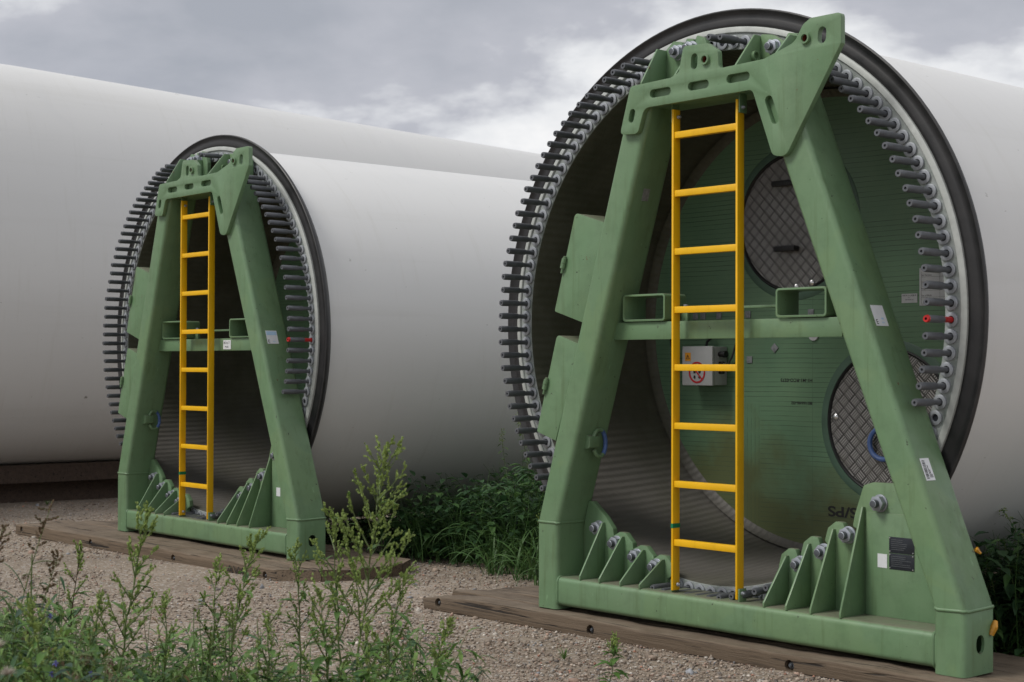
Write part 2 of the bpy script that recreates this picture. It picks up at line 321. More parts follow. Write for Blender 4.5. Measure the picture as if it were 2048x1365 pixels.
# ------------------------------------------------------------------ mesh helpers
class MB:
    """collects shapes; build() links them as ONE mesh object"""
    def __init__(s): s.v = []; s.f = []; s.mi = []
    def add(s, vs_, fs, mi=0):
        o = len(s.v); s.v += [tuple(p) for p in vs_]
        for f in fs: s.f.append([o + i for i in f]); s.mi.append(mi)
        return s
    def box(s, x0, x1, y0, y1, z0, z1, mi=0):
        return s.add([(x, y, z) for z in (z0, z1) for y in (y0, y1) for x in (x0, x1)],
                     [(0, 2, 3, 1), (4, 5, 7, 6), (0, 1, 5, 4), (2, 6, 7, 3), (0, 4, 6, 2), (1, 3, 7, 5)], mi)
    def prism(s, outer, a0, a1, axis='y', holes=(), mi=0):
        loops = [list(outer)] + [list(h) for h in holes]
        pts = [p for l in loops for p in l]; n = len(pts)
        tri = tessellate_polygon([[Vector((p[0], p[1], 0)) for p in l] for l in loops])
        def P(p, a): return (p[0], a, p[1]) if axis == 'y' else (a, p[0], p[1]) if axis == 'x' else (p[0], p[1], a)
        V = [P(p, a0) for p in pts] + [P(p, a1) for p in pts]
        Fc = [tuple(t) for t in tri] + [tuple(n + i for i in reversed(t)) for t in tri]
        k = 0
        for l in loops:
            m = len(l)
            for i in range(m):
                a, b = k + i, k + (i + 1) % m
                Fc.append((a, b, n + b, n + a))
            k += m
        return s.add(V, Fc, mi)
    def loft(s, secs, cap=True, mi=0):
        m = len(secs[0]); V = [p for q in secs for p in q]; Fc = []
        for k in range(len(secs) - 1):
            for i in range(m):
                j = (i + 1) % m
                Fc.append((k * m + i, k * m + j, (k + 1) * m + j, (k + 1) * m + i))
        if cap: Fc += [tuple(reversed(range(m))), tuple((len(secs) - 1) * m + i for i in range(m))]
        return s.add(V, Fc, mi)
    def tube(s, path, rad, seg=8, cap=True, mi=0):
        path = [Vector(p) for p in path]
        if not isinstance(rad, (list, tuple)): rad = [rad] * len(path)
        secs = []; up = Vector((0, 0, 1)); prev = None
        for i, p in enumerate(path):
            d = (path[min(i + 1, len(path) - 1)] - path[max(i - 1, 0)]).normalized()
            if prev is None:
                a = d.cross(Vector((0, 0, 1)) if abs(d.z) < 0.9 else Vector((1, 0, 0))).normalized()
            else:
                a = (prev - d * prev.dot(d)).normalized()
            prev = a; b = d.cross(a)
            secs.append([p + (a * math.cos(2 * math.pi * k / seg) + b * math.sin(2 * math.pi * k / seg)) * rad[i] for k in range(seg)])
        return s.loft(secs, cap, mi)
    def lathe(s, prof, c=(0, 0), seg=64, axis='y', closed=False, mi=0, ang=None):
        n = len(prof); V = []; Fc = []
        for k in range(seg):
            t = 2 * math.pi * k / seg
            for r_, a in prof:
                u, w = c[0] + r_ * math.sin(t), c[1] + r_ * math.cos(t)
                V.append((u, a, w) if axis == 'y' else (a, u, w) if axis == 'x' else (u, w, a))
        for k in range(seg):
            j = (k + 1) % seg
            for i in range(n if closed else n - 1):
                i2 = (i + 1) % n
                Fc.append((k * n + i, k * n + i2, j * n + i2, j * n + i))
        return s.add(V, Fc, mi)
    def torus(s, c, R0, r0, nrm='x', seg=28, ms=8, mi=0, a0=0, a1=2 * math.pi, squash=(1, 1)):
        full = abs(a1 - a0 - 2 * math.pi) < 1e-6
        n = seg if full else seg + 1; V = []; Fc = []
        for k in range(n):
            t = a0 + (a1 - a0) * k / seg
            for q in range(ms):
                p = 2 * math.pi * q / ms
                rr = R0 + r0 * math.cos(p); h = r0 * math.sin(p)
                u, w = rr * math.cos(t) * squash[0], rr * math.sin(t) * squash[1]
                V.append((c[0] + h, c[1] + u, c[2] + w) if nrm == 'x' else (c[0] + u, c[1] + h, c[2] + w))
        for k in range(n if full else n - 1):
            j = (k + 1) % n
            for q in range(ms):
                q2 = (q + 1) % ms
                Fc.append((k * ms + q, k * ms + q2, j * ms + q2, j * ms + q))
        return s.add(V, Fc, mi)
    def build(s, name, mat, parent=None, bevel=0, segs=2, smooth=35, weld=True, loc=None):
        me = bpy.data.meshes.new(name)
        me.from_pydata(s.v, [], s.f)
        mats = mat if isinstance(mat, (list, tuple)) else [mat]
        for m_ in mats: me.materials.append(M[m_] if isinstance(m_, str) else m_)
        if len(mats) > 1: me.polygons.foreach_set('material_index', s.mi)
        if weld or bevel:
            bm = bmesh.new(); bm.from_mesh(me)
            bmesh.ops.remove_doubles(bm, verts=bm.verts, dist=1e-6)
            bmesh.ops.recalc_face_normals(bm, faces=bm.faces)
            if bevel:
                ed = [e for e in bm.edges if len(e.link_faces) == 2 and e.calc_face_angle(0) > R(28)]
                if ed:
                    bmesh.ops.bevel(bm, geom=ed, offset=bevel, segments=segs, profile=0.5, affect='EDGES', clamp_overlap=True)
            bm.to_mesh(me); bm.free()
        if smooth:
            me.polygons.foreach_set('use_smooth', [True] * len(me.polygons))
            me.set_sharp_from_angle(angle=R(smooth))
        me.update()
        ob = bpy.data.objects.new(name, me); col.objects.link(ob)
        if parent: ob.parent = parent
        if loc: ob.location = loc
        return ob
def tag(o, label=None, cat=None, group=None, kind=None):
    for k, v in (('label', label), ('category', cat), ('group', group), ('kind', kind)):
        if v: o[k] = v
    return o
def empty(name, loc=(0, 0, 0), rz=0.0, parent=None):
    o = bpy.data.objects.new(name, None); col.objects.link(o)
    o.location = loc; o.rotation_euler = (0, 0, rz); o.empty_display_size = 0.2
    if parent: o.parent = parent
    return o
def inst(src, parent, loc=None, rot=None):
    c = src.copy(); col.objects.link(c); c.parent = parent
    if loc is not None: c.location = loc
    if rot is not None: c.rotation_euler = rot
    return c
def copy_tree(o, parent=None):
    c = o.copy(); col.objects.link(c); c.parent = parent
    for ch in list(o.children): copy_tree(ch, c)
    return c
def cut(ob, cutter_mb):
    """boolean difference baked into ob's mesh"""
    cu = cutter_mb.build('cutter', 'hole'); cu.parent = ob.parent
    md = ob.modifiers.new('cut', 'BOOLEAN'); md.object = cu; md.operation = 'DIFFERENCE'; md.solver = 'EXACT'
    dg = bpy.context.evaluated_depsgraph_get(); dg.update()
    me = bpy.data.meshes.new_from_object(ob.evaluated_get(dg))
    ob.modifiers.clear(); old = ob.data; nm = old.name; ob.data = me; bpy.data.meshes.remove(old); me.name = nm
    m2 = cu.data; bpy.data.objects.remove(cu); bpy.data.meshes.remove(m2)
    me.polygons.foreach_set('use_smooth', [True] * len(me.polygons)); me.set_sharp_from_angle(angle=R(35))
def text(name, body, size, mat, parent, origin, right, up, width=None, bold=0.0):
    """flat lettering: origin = lower left corner of the line, right/up = directions of writing"""
    cu = bpy.data.curves.new(name, 'FONT'); cu.body = body; cu.size = size; cu.offset = bold
    ob = bpy.data.objects.new(name, cu); col.objects.link(ob)
    dg = bpy.context.evaluated_depsgraph_get(); dg.update()
    me = bpy.data.meshes.new_from_object(ob.evaluated_get(dg)); bpy.data.objects.remove(ob); bpy.data.curves.remove(cu)
    right = Vector(right).normalized(); up = Vector(up).normalized(); o = Vector(origin)
    xs = [v.co.x for v in me.vertices]; x0 = min(xs); w = max(xs) - x0
    k = width / w if width else 1.0
    for v in me.vertices:
        v.co = o + right * ((v.co.x - x0) * k) + up * v.co.y
    me.materials.clear(); me.materials.append(M[mat]); me.update()
    t = bpy.data.objects.new(name, me); col.objects.link(t); t.parent = parent
    return t
def rpoly(pts, n=4):
    """polygon whose corners (x, z, r) are rounded"""
    out = []; m = len(pts)
    for i in range(m):
        p = Vector(pts[i][:2]); r_ = pts[i][2] if len(pts[i]) > 2 else 0
        if r_ <= 0: out.append(tuple(p)); continue
        a = Vector(pts[i - 1][:2]) - p; b = Vector(pts[(i + 1) % m][:2]) - p
        la, lb = a.length, b.length; a.normalize(); b.normalize()
        th = a.angle(b); d = min(r_ / math.tan(th / 2), la * 0.48, lb * 0.48)
        p0, p1 = p + a * d, p + b * d
        for k in range(n + 1):
            t = k / n
            out.append(tuple(p0 * (1 - t) ** 2 + p * 2 * t * (1 - t) + p1 * t * t))
    return out
def slot(cx, cz, w, h, tilt=0.0, n=6):
    """stadium outline w x h, turned by tilt"""
    r_ = min(w, h) / 2; L_ = max(w, h) / 2 - r_; pts = []
    for sgn in (1, -1):
        for k in range(n + 1):
            t = -math.pi / 2 + math.pi * k / n
            pts.append((sgn * (L_ + r_ * math.cos(t)), sgn * r_ * math.sin(t)))
    if h > w: tilt += math.pi / 2
    c, s_ = math.cos(tilt), math.sin(tilt)
    return [(cx + x * c - z * s_, cz + x * s_ + z * c) for x, z in pts]
def rrect(x0, x1, y0, y1, r_, n=4):
    out = []
    for cx, cy, a in ((x1 - r_, y1 - r_, 0), (x0 + r_, y1 - r_, 90), (x0 + r_, y0 + r_, 180), (x1 - r_, y0 + r_, 270)):
        for k in range(n + 1):
            t = R(a + 90 * k / n); out.append((cx + r_ * math.cos(t), cy + r_ * math.sin(t)))
    return out

# ------------------------------------------------------------------ ground
YAW_R, YAW_L = R(48.0), R(48.8)
POS_R = Vector((0.142, 8.806, H - 1.338)); POS_L = Vector((-3.289, 13.094, H - 1.3676))
def ground_z(x, y): return -0.0085 * min(max(y - 8.8, -6.0), 14.0)
def loc_w(pos, yaw, x, y, z=0.0):
    c, s_ = math.cos(yaw), math.sin(yaw)
    return Vector((pos.x + x * c + y * s_, pos.y - x * s_ + y * c, pos.z + z))
def px_ground(u, depth):
    """world x for picture column u at a given distance"""
    return (u - 1024) / F * depth
def px_height(v, depth): return H - (v - 734.0) / F * depth
def make_ground():
    def axis(lo, hi, st, far):
        a = list(np.arange(lo, hi + 1e-6, st)); k = st
        while a[-1] < far: k *= 1.35; a.append(a[-1] + k)
        k = st
        while a[0] > -far: k *= 1.35; a.insert(0, a[0] - k)
        return a
    xs = axis(-8, 6, 0.10, 700); ys = axis(4, 22, 0.10, 900)
    V = []
    for y in ys:
        for x in xs:
            z = ground_z(x, y)
            if -9 < x < 7 and 3 < y < 23:
                z += 0.010 * noise.noise((x * 1.1, y * 1.1, 0)) + 0.006 * noise.noise((x * 4, y * 4, 3)) - 0.006
            V.append((x, y, z))
    nx = len(xs)
    Fc = [(j * nx + i, j * nx + i + 1, (j + 1) * nx + i + 1, (j + 1) * nx + i) for j in range(len(ys) - 1) for i in range(nx - 1)]
    mb = MB(); mb.v = V; mb.f = Fc; mb.mi = [0] * len(Fc)
    tag(mb.build('ground', 'ground', weld=False, smooth=180), kind='structure')
make_ground()

# ------------------------------------------------------------------ blades
CX, CZ, YR = 1.05, 1.597, 0.27              # root centre and root plane in the frame's own axes
RB, NB = 1.432, 118                         # bolt circle
def mk_insert():
    mb = MB().lathe([(0.0345, 0.004), (0.0345, -0.010), (0.031, -0.0115), (0.0185, -0.0115), (0.0175, -0.009), (0.0175, 0.0)], seg=18, mi=0)
    mb.lathe([(0.0175, -0.001), (0.0001, -0.001)], seg=18, mi=1)
    return mb.build('bolt_insert', ['insert', 'hole'])
def mk_stud(L_=0.202):
    mb = MB().lathe([(0.0135, 0.0), (0.0135, -0.062), (0.0180, -0.074), (0.0184, -L_ + 0.012), (0.0160, -L_), (0.0065, -L_), (0.0060, -L_ + 0.012), (0.0001, -L_ + 0.012)], seg=14)
    return mb.build('stud', 'stud')
def mk_red_stud(L_=0.202):
    mb = MB().lathe([(0.0139, 0.0), (0.0139, -0.062), (0.0150, -0.066)], seg=14, mi=1)
    mb.lathe([(0.0150, -0.066), (0.0172, -0.074), (0.0176, -L_ + 0.012)], seg=14, mi=0)
    mb.lathe([(0.0176, -L_ + 0.012), (0.0150, -L_), (0.0065, -L_)], seg=14, mi=1)
    mb.lathe([(0.0065, -L_), (0.0060, -L_ + 0.012), (0.0001, -L_ + 0.012)], seg=14, mi=2)
    return mb.build('stud', ['stud', 'red', 'hole'])
def stud_here(d):
    """d = clock angle in degrees from the top; False where a bracket takes the bolt or the hole is empty"""
    d %= 360
    if 347 <= d or d < 4.5: return False
    if 10.5 <= d < 31: return False
    if 109.5 <= d < 156: return False
    if 193 <= d < 223: return False
    return True
def make_blade(pos, yaw, label):
    c = loc_w(pos, yaw, CX, YR, CZ)
    b = empty('wind_turbine_blade', c, -yaw)
    tag(b, label, 'turbine blade', 'wind turbine blades stored side by side')
    # shell: round at the root, flattening and twisting far along
    secs = []; S = 96
    for y, rx, rz, up in ((0.03, 1.498, 1.498, 0), (0.2, 1.5, 1.5, 0), (1, 1.5, 1.5, 0), (3, 1.5, 1.5, 0), (6, 1.49, 1.5, 0), (10, 1.38, 1.55, 0.0), (15, 1.1, 1.75, 0.05), (20, 0.85, 1.85, 0.1), (28, 0.6, 1.6, 0.2), (40, 0.35, 1.1, 0.3), (52, 0.15, 0.5, 0.5), (58, 0.03, 0.1, 0.6)):
        secs.append([(rx * math.sin(2 * math.pi * k / S), y, up + rz * math.cos(2 * math.pi * k / S)) for k in range(S)])
    MB().loft(secs, cap=False).build('shell', 'blade', b, smooth=60)
    MB().lathe([(1.503, 0.03), (1.5125, 0.010), (1.530, 0.004), (1.555, 0.014), (1.578, 0.016), (1.590, 0.006), (1.599, 0.002), (1.6055, 0.006), (1.6065, 0.016), (1.600, 0.032), (1.56, 0.075), (1.501, 0.11)], seg=160, closed=True).build('rubber_collar', 'rubber', b, smooth=50)
    MB().lathe([(1.4800, 0.02), (1.4802, -0.006), (1.484, -0.010), (1.505, -0.008), (1.512, -0.003), (1.512, 0.028)], seg=160, closed=True).build('edge_ring', 'edge_grey', b, smooth=40)
    MB().lathe([(1.480, 0.0), (1.397, 0.0), (1.394, 0.004)], seg=160).build('root_face', 'laminate', b, smooth=40)
    MB().lathe([(1.394, 0.004), (1.388, 0.03), (1.372, 0.35), (1.34, 0.7), (1.315, 0.88), (1.302, 0.935), (1.295, 0.95)], seg=128).build('inner_wall', 'inner', b, smooth=50)
    return b
blade_R = make_blade(POS_R, YAW_R, 'white blade at right whose open root shows the green inner wall and round hatches')
ins0 = mk_insert(); st0 = mk_stud(); rs0 = mk_red_stud()
first = {'i': True, 's': True}
for k in range(NB):
    d = 360.0 * k / NB; a = R(d)
    p = (RB * math.sin(a), 0.0, RB * math.cos(a))
    o = ins0 if k == 0 else inst(ins0, blade_R)
    o.parent = blade_R; o.location = p; o.rotation_euler = (0, random.uniform(0, 6.28), 0)
    if stud_here(d):
        if abs(d - 91.5) < 1.6:
            o = rs0; o['label'] = 'stud with red paint on its tip and neck'
        else:
            o = st0 if first['s'] else inst(st0, blade_R); first['s'] = False
        o.parent = blade_R; o.location = (p[0], -0.006, p[2])
        o.rotation_euler = (random.uniform(-.006, .006), random.uniform(0, 6.28), random.uniform(-.006, .006))
        o.scale = (1, random.uniform(0.975, 1.02), 1)
# bulkhead with hatches, control cabinet, lettering and stickers (blade axes: x - CX, y - YR, z - CZ)
def bx(x, z): return (x - CX, z - CZ)
YB = 0.93
def circle(c, r_, n=64): return [(c[0] + r_ * math.sin(2 * math.pi * k / n), c[1] + r_ * math.cos(2 * math.pi * k / n)) for k in range(n)]
h1, h2 = bx(0.872, 2.172), bx(1.505, 1.045)
bulk = MB().prism(circle((0, 0), 1.30, 128), YB, YB + 0.06, holes=[circle(h1, 0.402), circle(h2, 0.402)]).build('bulkhead', 'bulk', blade_R, smooth=30)
MB().lathe([(1.3, YB + 0.004), (1.262, YB - 0.001), (1.285, YB - 0.014), (1.3, YB - 0.05)], seg=128, mi=0).build('sealing_fillet', 'inner', bulk, smooth=80)
for h in (h1, h2):
    MB().lathe([(0.400, YB + 0.05), (0.404, YB - 0.006), (0.440, YB - 0.006), (0.448, YB - 0.001), (0.448, YB + 0.001)], c=h, seg=72).build('hatch_rim', 'bulk_rim', bulk, smooth=40)
    MB().lathe([(0.382, YB + 0.018), (0.386, YB - 0.004), (0.395, YB - 0.010), (0.4035, YB - 0.004), (0.403, YB + 0.02)], c=h, seg=72).build('hatch_gasket', 'black', bulk, smooth=50)
    o = MB().lathe([(0.384, 0.012), (0.384, 0.0), (0.0001, 0.0)], seg=72).build('hatch_cover', 'tread', bulk, smooth=30, loc=(h[0], YB, h[1]))
def small(name, mat, parent, x0, x1, y0, y1, z0, z1, bevel=0.0): return MB().box(x0, x1, y0, y1, z0, z1).build(name, mat, parent, bevel=bevel)
for (x, z) in ((0.815, 2.395), (0.83, 2.02)):
    a = bx(x, z); mb = MB().box(a[0] - 0.075, a[0] + 0.075, YB - 0.055, YB - 0.035, a[1] - 0.016, a[1] + 0.016)
    for s_ in (-1, 1): mb.box(a[0] + s_ * 0.06 - 0.012, a[0] + s_ * 0.06 + 0.012, YB - 0.04, YB, a[1] - 0.012, a[1] + 0.012)
    mb.build('hatch_handle', 'black', bulk, bevel=0.004)
a = bx(1.505, 1.0)
MB().torus((a[0] - 0.02, YB - 0.03, a[1] - 0.07), 0.085, 0.014, 'y', 32, 8).build('hatch_ring_handle', 'blue', bulk)
for (x, z) in ((1.155, 1.065), (0.88, 1.80), (0.99, 1.82)):
    a = bx(x, z); MB().lathe([(0.022, YB + 0.001), (0.020, YB - 0.008), (0.010, YB - 0.016), (0.0001, YB - 0.017)], c=a, seg=18).build('hatch_lock', 'chrome', bulk)
# control cabinet
a0 = bx(0.138, 1.234); a1 = bx(0.370, 1.462)
cab = MB().box(a0[0], a1[0], YB - 0.115, YB - 0.001, a0[1], a1[1]).build('control_cabinet', 'box_grey', bulk, bevel=0.006)
small('cabinet_lid', 'box_grey', bulk, a0[0] - 0.003, a1[0] + 0.003, YB - 0.140, YB - 0.118, a0[1] - 0.003, a1[1] + 0.003, 0.006)
fy = YB - 0.1415
ox = a0[0] + 0.022
small('warning_sticker', 'orange', bulk, ox, ox + 0.045, fy, fy + 0.003, a1[1] - 0.085, a1[1] - 0.035)
tri = [(ox + 0.007, a1[1] - 0.074), (ox + 0.038, a1[1] - 0.074), (ox + 0.0225, a1[1] - 0.046)]
tri2 = [(ox + 0.012, a1[1] - 0.0705), (ox + 0.033, a1[1] - 0.0705), (ox + 0.0225, a1[1] - 0.0525)]
mb = MB().prism(tri, fy - 0.001, fy, holes=[tri2]); mb.box(ox + 0.021, ox + 0.024, fy - 0.001, fy, a1[1] - 0.067, a1[1] - 0.058); mb.build('warning_triangle', 'print', bulk, smooth=0)
cc = (a0[0] + 0.117, a0[1] + 0.075)
mb = MB().prism(circle(cc, 0.064, 40), fy - 0.001, fy + 0.0005, holes=[circle(cc, 0.053, 40)])
dx = 0.038; mb.prism([(cc[0] - dx - .005, cc[1] + dx), (cc[0] - dx + .002, cc[1] + dx + .006), (cc[0] + dx + .005, cc[1] - dx), (cc[0] + dx - .002, cc[1] - dx - .006)], fy - 0.0016, fy - 0.0006)
mb.build('prohibition_sign', 'signred', bulk, smooth=0)
mb = MB()
for s_, tl in ((-1, 0.15), (1, -0.15)):
    mb.prism(slot(cc[0] + s_ * 0.021, cc[1] + 0.012, 0.017, 0.036, tl), fy - 0.0012, fy); mb.prism(slot(cc[0] + s_ * 0.019, cc[1] - 0.027, 0.014, 0.020, tl), fy - 0.0012, fy)
mb.build('footprint_symbol', 'print', bulk, smooth=0)
mb = MB().lathe([(0.016, a1[0]), (0.016, a1[0] + 0.03), (0.02, a1[0] + 0.032), (0.02, a1[0] + 0.05), (0.0001, a1[0] + 0.052)], c=(YB - 0.07, a1[1] - 0.045), seg=14, axis='x'); mb.build('cabinet_switch', 'black', bulk)
for dz in (-0.10, -0.15): MB().lathe([(0.012, a1[0]), (0.012, a1[0] + 0.03), (0.0001, a1[0] + 0.031)], c=(YB - 0.07, a1[1] + dz), seg=12, axis='x').build('cable_gland', 'black', bulk)
def cable(pts, r_=0.006):
    MB().tube(pts, r_, 8).build('cable', 'black', bulk)
cable([(a0[0] + 0.11, YB - 0.05, a1[1]), (a0[0] + 0.125, YB - 0.06, a1[1] + 0.03), (a0[0] + 0.15, YB - 0.055, a1[1] + 0.05), (a0[0] + 0.09, YB - 0.02, a1[1] + 0.055)], 0.008)
cable([(a0[0] - 0.005, YB - 0.06, a0[1] + 0.09), (a0[0] - 0.05, YB - 0.05, a0[1] + 0.075), (a0[0] - 0.12, YB - 0.04, a0[1] + 0.13), (a0[0] - 0.19, YB - 0.03, a0[1] + 0.24), (a0[0] - 0.2, YB - 0.03, a0[1] + 0.33)])
cable([(a1[0] + 0.03, YB - 0.07, a1[1] - 0.10), (a1[0] + 0.06, YB - 0.07, a1[1] - 0.11), (a1[0] + 0.07, YB - 0.04, a1[1] - 0.06), (a1[0] + 0.075, YB - 0.01, a1[1] + 0.02)])
# small grey marker plates
for (x, z, tl) in ((0.726, 1.452, 45), (0.541, 1.385, 0), (0.529, 1.650, 0), (0.307, 1.648, 0), (0.122, 1.648, 0), (0.182, 1.648, 0), (0.985, 1.650, 0)):
    p = bx(x, z); q = 0.020 * math.sqrt(2)
    pts = [(p[0] + q * math.cos(R(tl + 45 + 90 * k)), p[1] + q * math.sin(R(tl + 45 + 90 * k))) for k in range(4)]
    MB().prism(pts, YB - 0.006, YB - 0.0005).build('marker_plate', 'grey_marker', bulk, bevel=0.001)
TL, TU = (-1, 0, 0), (0, 0, -1)             # the lettering stands on its head
def lett(body, x_right, z_top, width, size): text('lettering', body, size, 'print', bulk, (x_right - CX, YB - 0.0012, z_top - CZ), TL, TU, width, size * 0.025)
lett('H1-M1-RCO-0273', 0.993, 1.276, 0.224, 0.026)
lett('8016646-02', 0.993, 1.146, 0.148, 0.024)
lett('DS/PS', 1.385, 0.566, 0.284, 0.080)
# white paper sheet and label beside the studs
p0, p1 = bx(1.697, 1.671), bx(1.90, 1.870)
sheet = small('paper_sheet', 'paper', bulk, p0[0], p1[0], YB - 0.003, YB - 0.0008, p0[1], p1[1])
for i, s_ in enumerate(('Set Number', 'Installed P', 'Project', 'Set of Blade')):
    text('sheet_print', s_, 0.013, 'print', bulk, (p0[0] + 0.014, YB - 0.0036, p1[1] - 0.042 - 0.036 * i), (1, 0, 0), (0, 0, 1))
mb = MB()
for i in range(5): mb.box(p0[0] + 0.012, p1[0] - 0.01, YB - 0.0036, YB - 0.0031, p1[1] - 0.048 - 0.036 * i, p1[1] - 0.047 - 0.036 * i)
for xx in (0.012, 0.125): mb.box(p0[0] + xx, p0[0] + xx + 0.001, YB - 0.0040, YB - 0.0037, p1[1] - 0.19, p1[1] - 0.02)
mb.build('sheet_ruling', 'print', bulk, smooth=0)
p0, p1 = bx(1.586, 1.688), bx(1.684, 1.737)
small('type_label', 'paper', bulk, p0[0], p1[0], YB - 0.003, YB - 0.0008, p0[1], p1[1])
text('label_print', 'HR74.5-LA5B-R', 0.013, 'print', bulk, (p0[0] + 0.006, YB - 0.0036, p1[1] - 0.014), (1, 0, 0), (0, 0, 1), 0.086)
text('label_print', 'Blade', 0.006, 'print', bulk, (p0[0] + 0.040, YB - 0.0036, p0[1] + 0.026), (1, 0, 0), (0, 0, 1))
text('label_print', '8016646-02', 0.009, 'print', bulk, (p0[0] + 0.024, YB - 0.0036, p0[1] + 0.014), (1, 0, 0), (0, 0, 1), 0.05)
pr = MB().lathe([(0.034, YB - 0.001), (0.033, YB - 0.01), (0.0001, YB - 0.011)], c=bx(1.005, 1.525), seg=24).build('vent_cap', 'paper', bulk)

blade_L = copy_tree(blade_R)
blade_L.location = loc_w(POS_L, YAW_L, CX, YR, CZ); blade_L.rotation_euler = (0, 0, -YAW_L)
drop = ('control_cabinet', 'cabinet_lid', 'warning', 'prohibition', 'footprint', 'cabinet_switch', 'cable', 'marker_plate', 'lettering', 'paper_sheet', 'sheet_', 'type_label', 'label_print', 'vent_cap')
for ch in list(blade_L.children):
    if ch.name.startswith('bulkhead'):
        ch.location.y = 0.40
        for g in list(ch.children):
            if g.name.startswith(drop): bpy.data.objects.remove(g)
    elif ch.name.startswith('inner_wall'):
        bpy.data.objects.remove(ch)
MB().lathe([(1.394, 0.004), (1.388, 0.03), (1.375, 0.5), (1.35, 1.0), (1.315, 1.28), (1.302, 1.335), (1.295, 1.35)], seg=128).build('inner_wall', 'inner', blade_L, smooth=50)
tag(blade_L, 'white blade in the middle, smaller in view, its root behind the left frame')
# third blade: only the tall flank of its wide part is in view
c3 = loc_w(POS_L, YAW_L, -4.7, 0.0, 0.0); c3.z = 0
b3 = empty('wind_turbine_blade', c3, -YAW_L)
tag(b3, 'hindmost white blade with a tall smooth flank rising behind the left frame', 'turbine blade', 'wind turbine blades stored side by side')
secs = []; S = 96
for y, hx, zt, zb in ((-16, 1.5, 3.5, 0.45), (-11, 1.5, 3.6, 0.45), (-6, 1.48, 4.3, 0.40), (-2, 1.44, 4.72, 0.35), (1, 1.38, 4.735, 0.33), (4.4, 1.30, 4.622, 0.32), (9, 1.16, 4.480, 0.32), (14, 0.98, 4.30, 0.36), (20, 0.8, 4.0, 0.5), (30, 0.5, 3.4, 0.9), (40, 0.2, 2.6, 1.4)):
    m_, hz = (zt + zb) / 2, (zt - zb) / 2
    q = []
    for k in range(S):
        t = 2 * math.pi * k / S; sx, cz_ = math.sin(t), math.cos(t)
        q.append((hx * math.copysign(abs(sx) ** 0.92, sx), y, m_ + hz * math.copysign(abs(cz_) ** 0.98, cz_)))
    secs.append(q)
MB().loft(secs).build('shell', 'blade', b3, smooth=60)

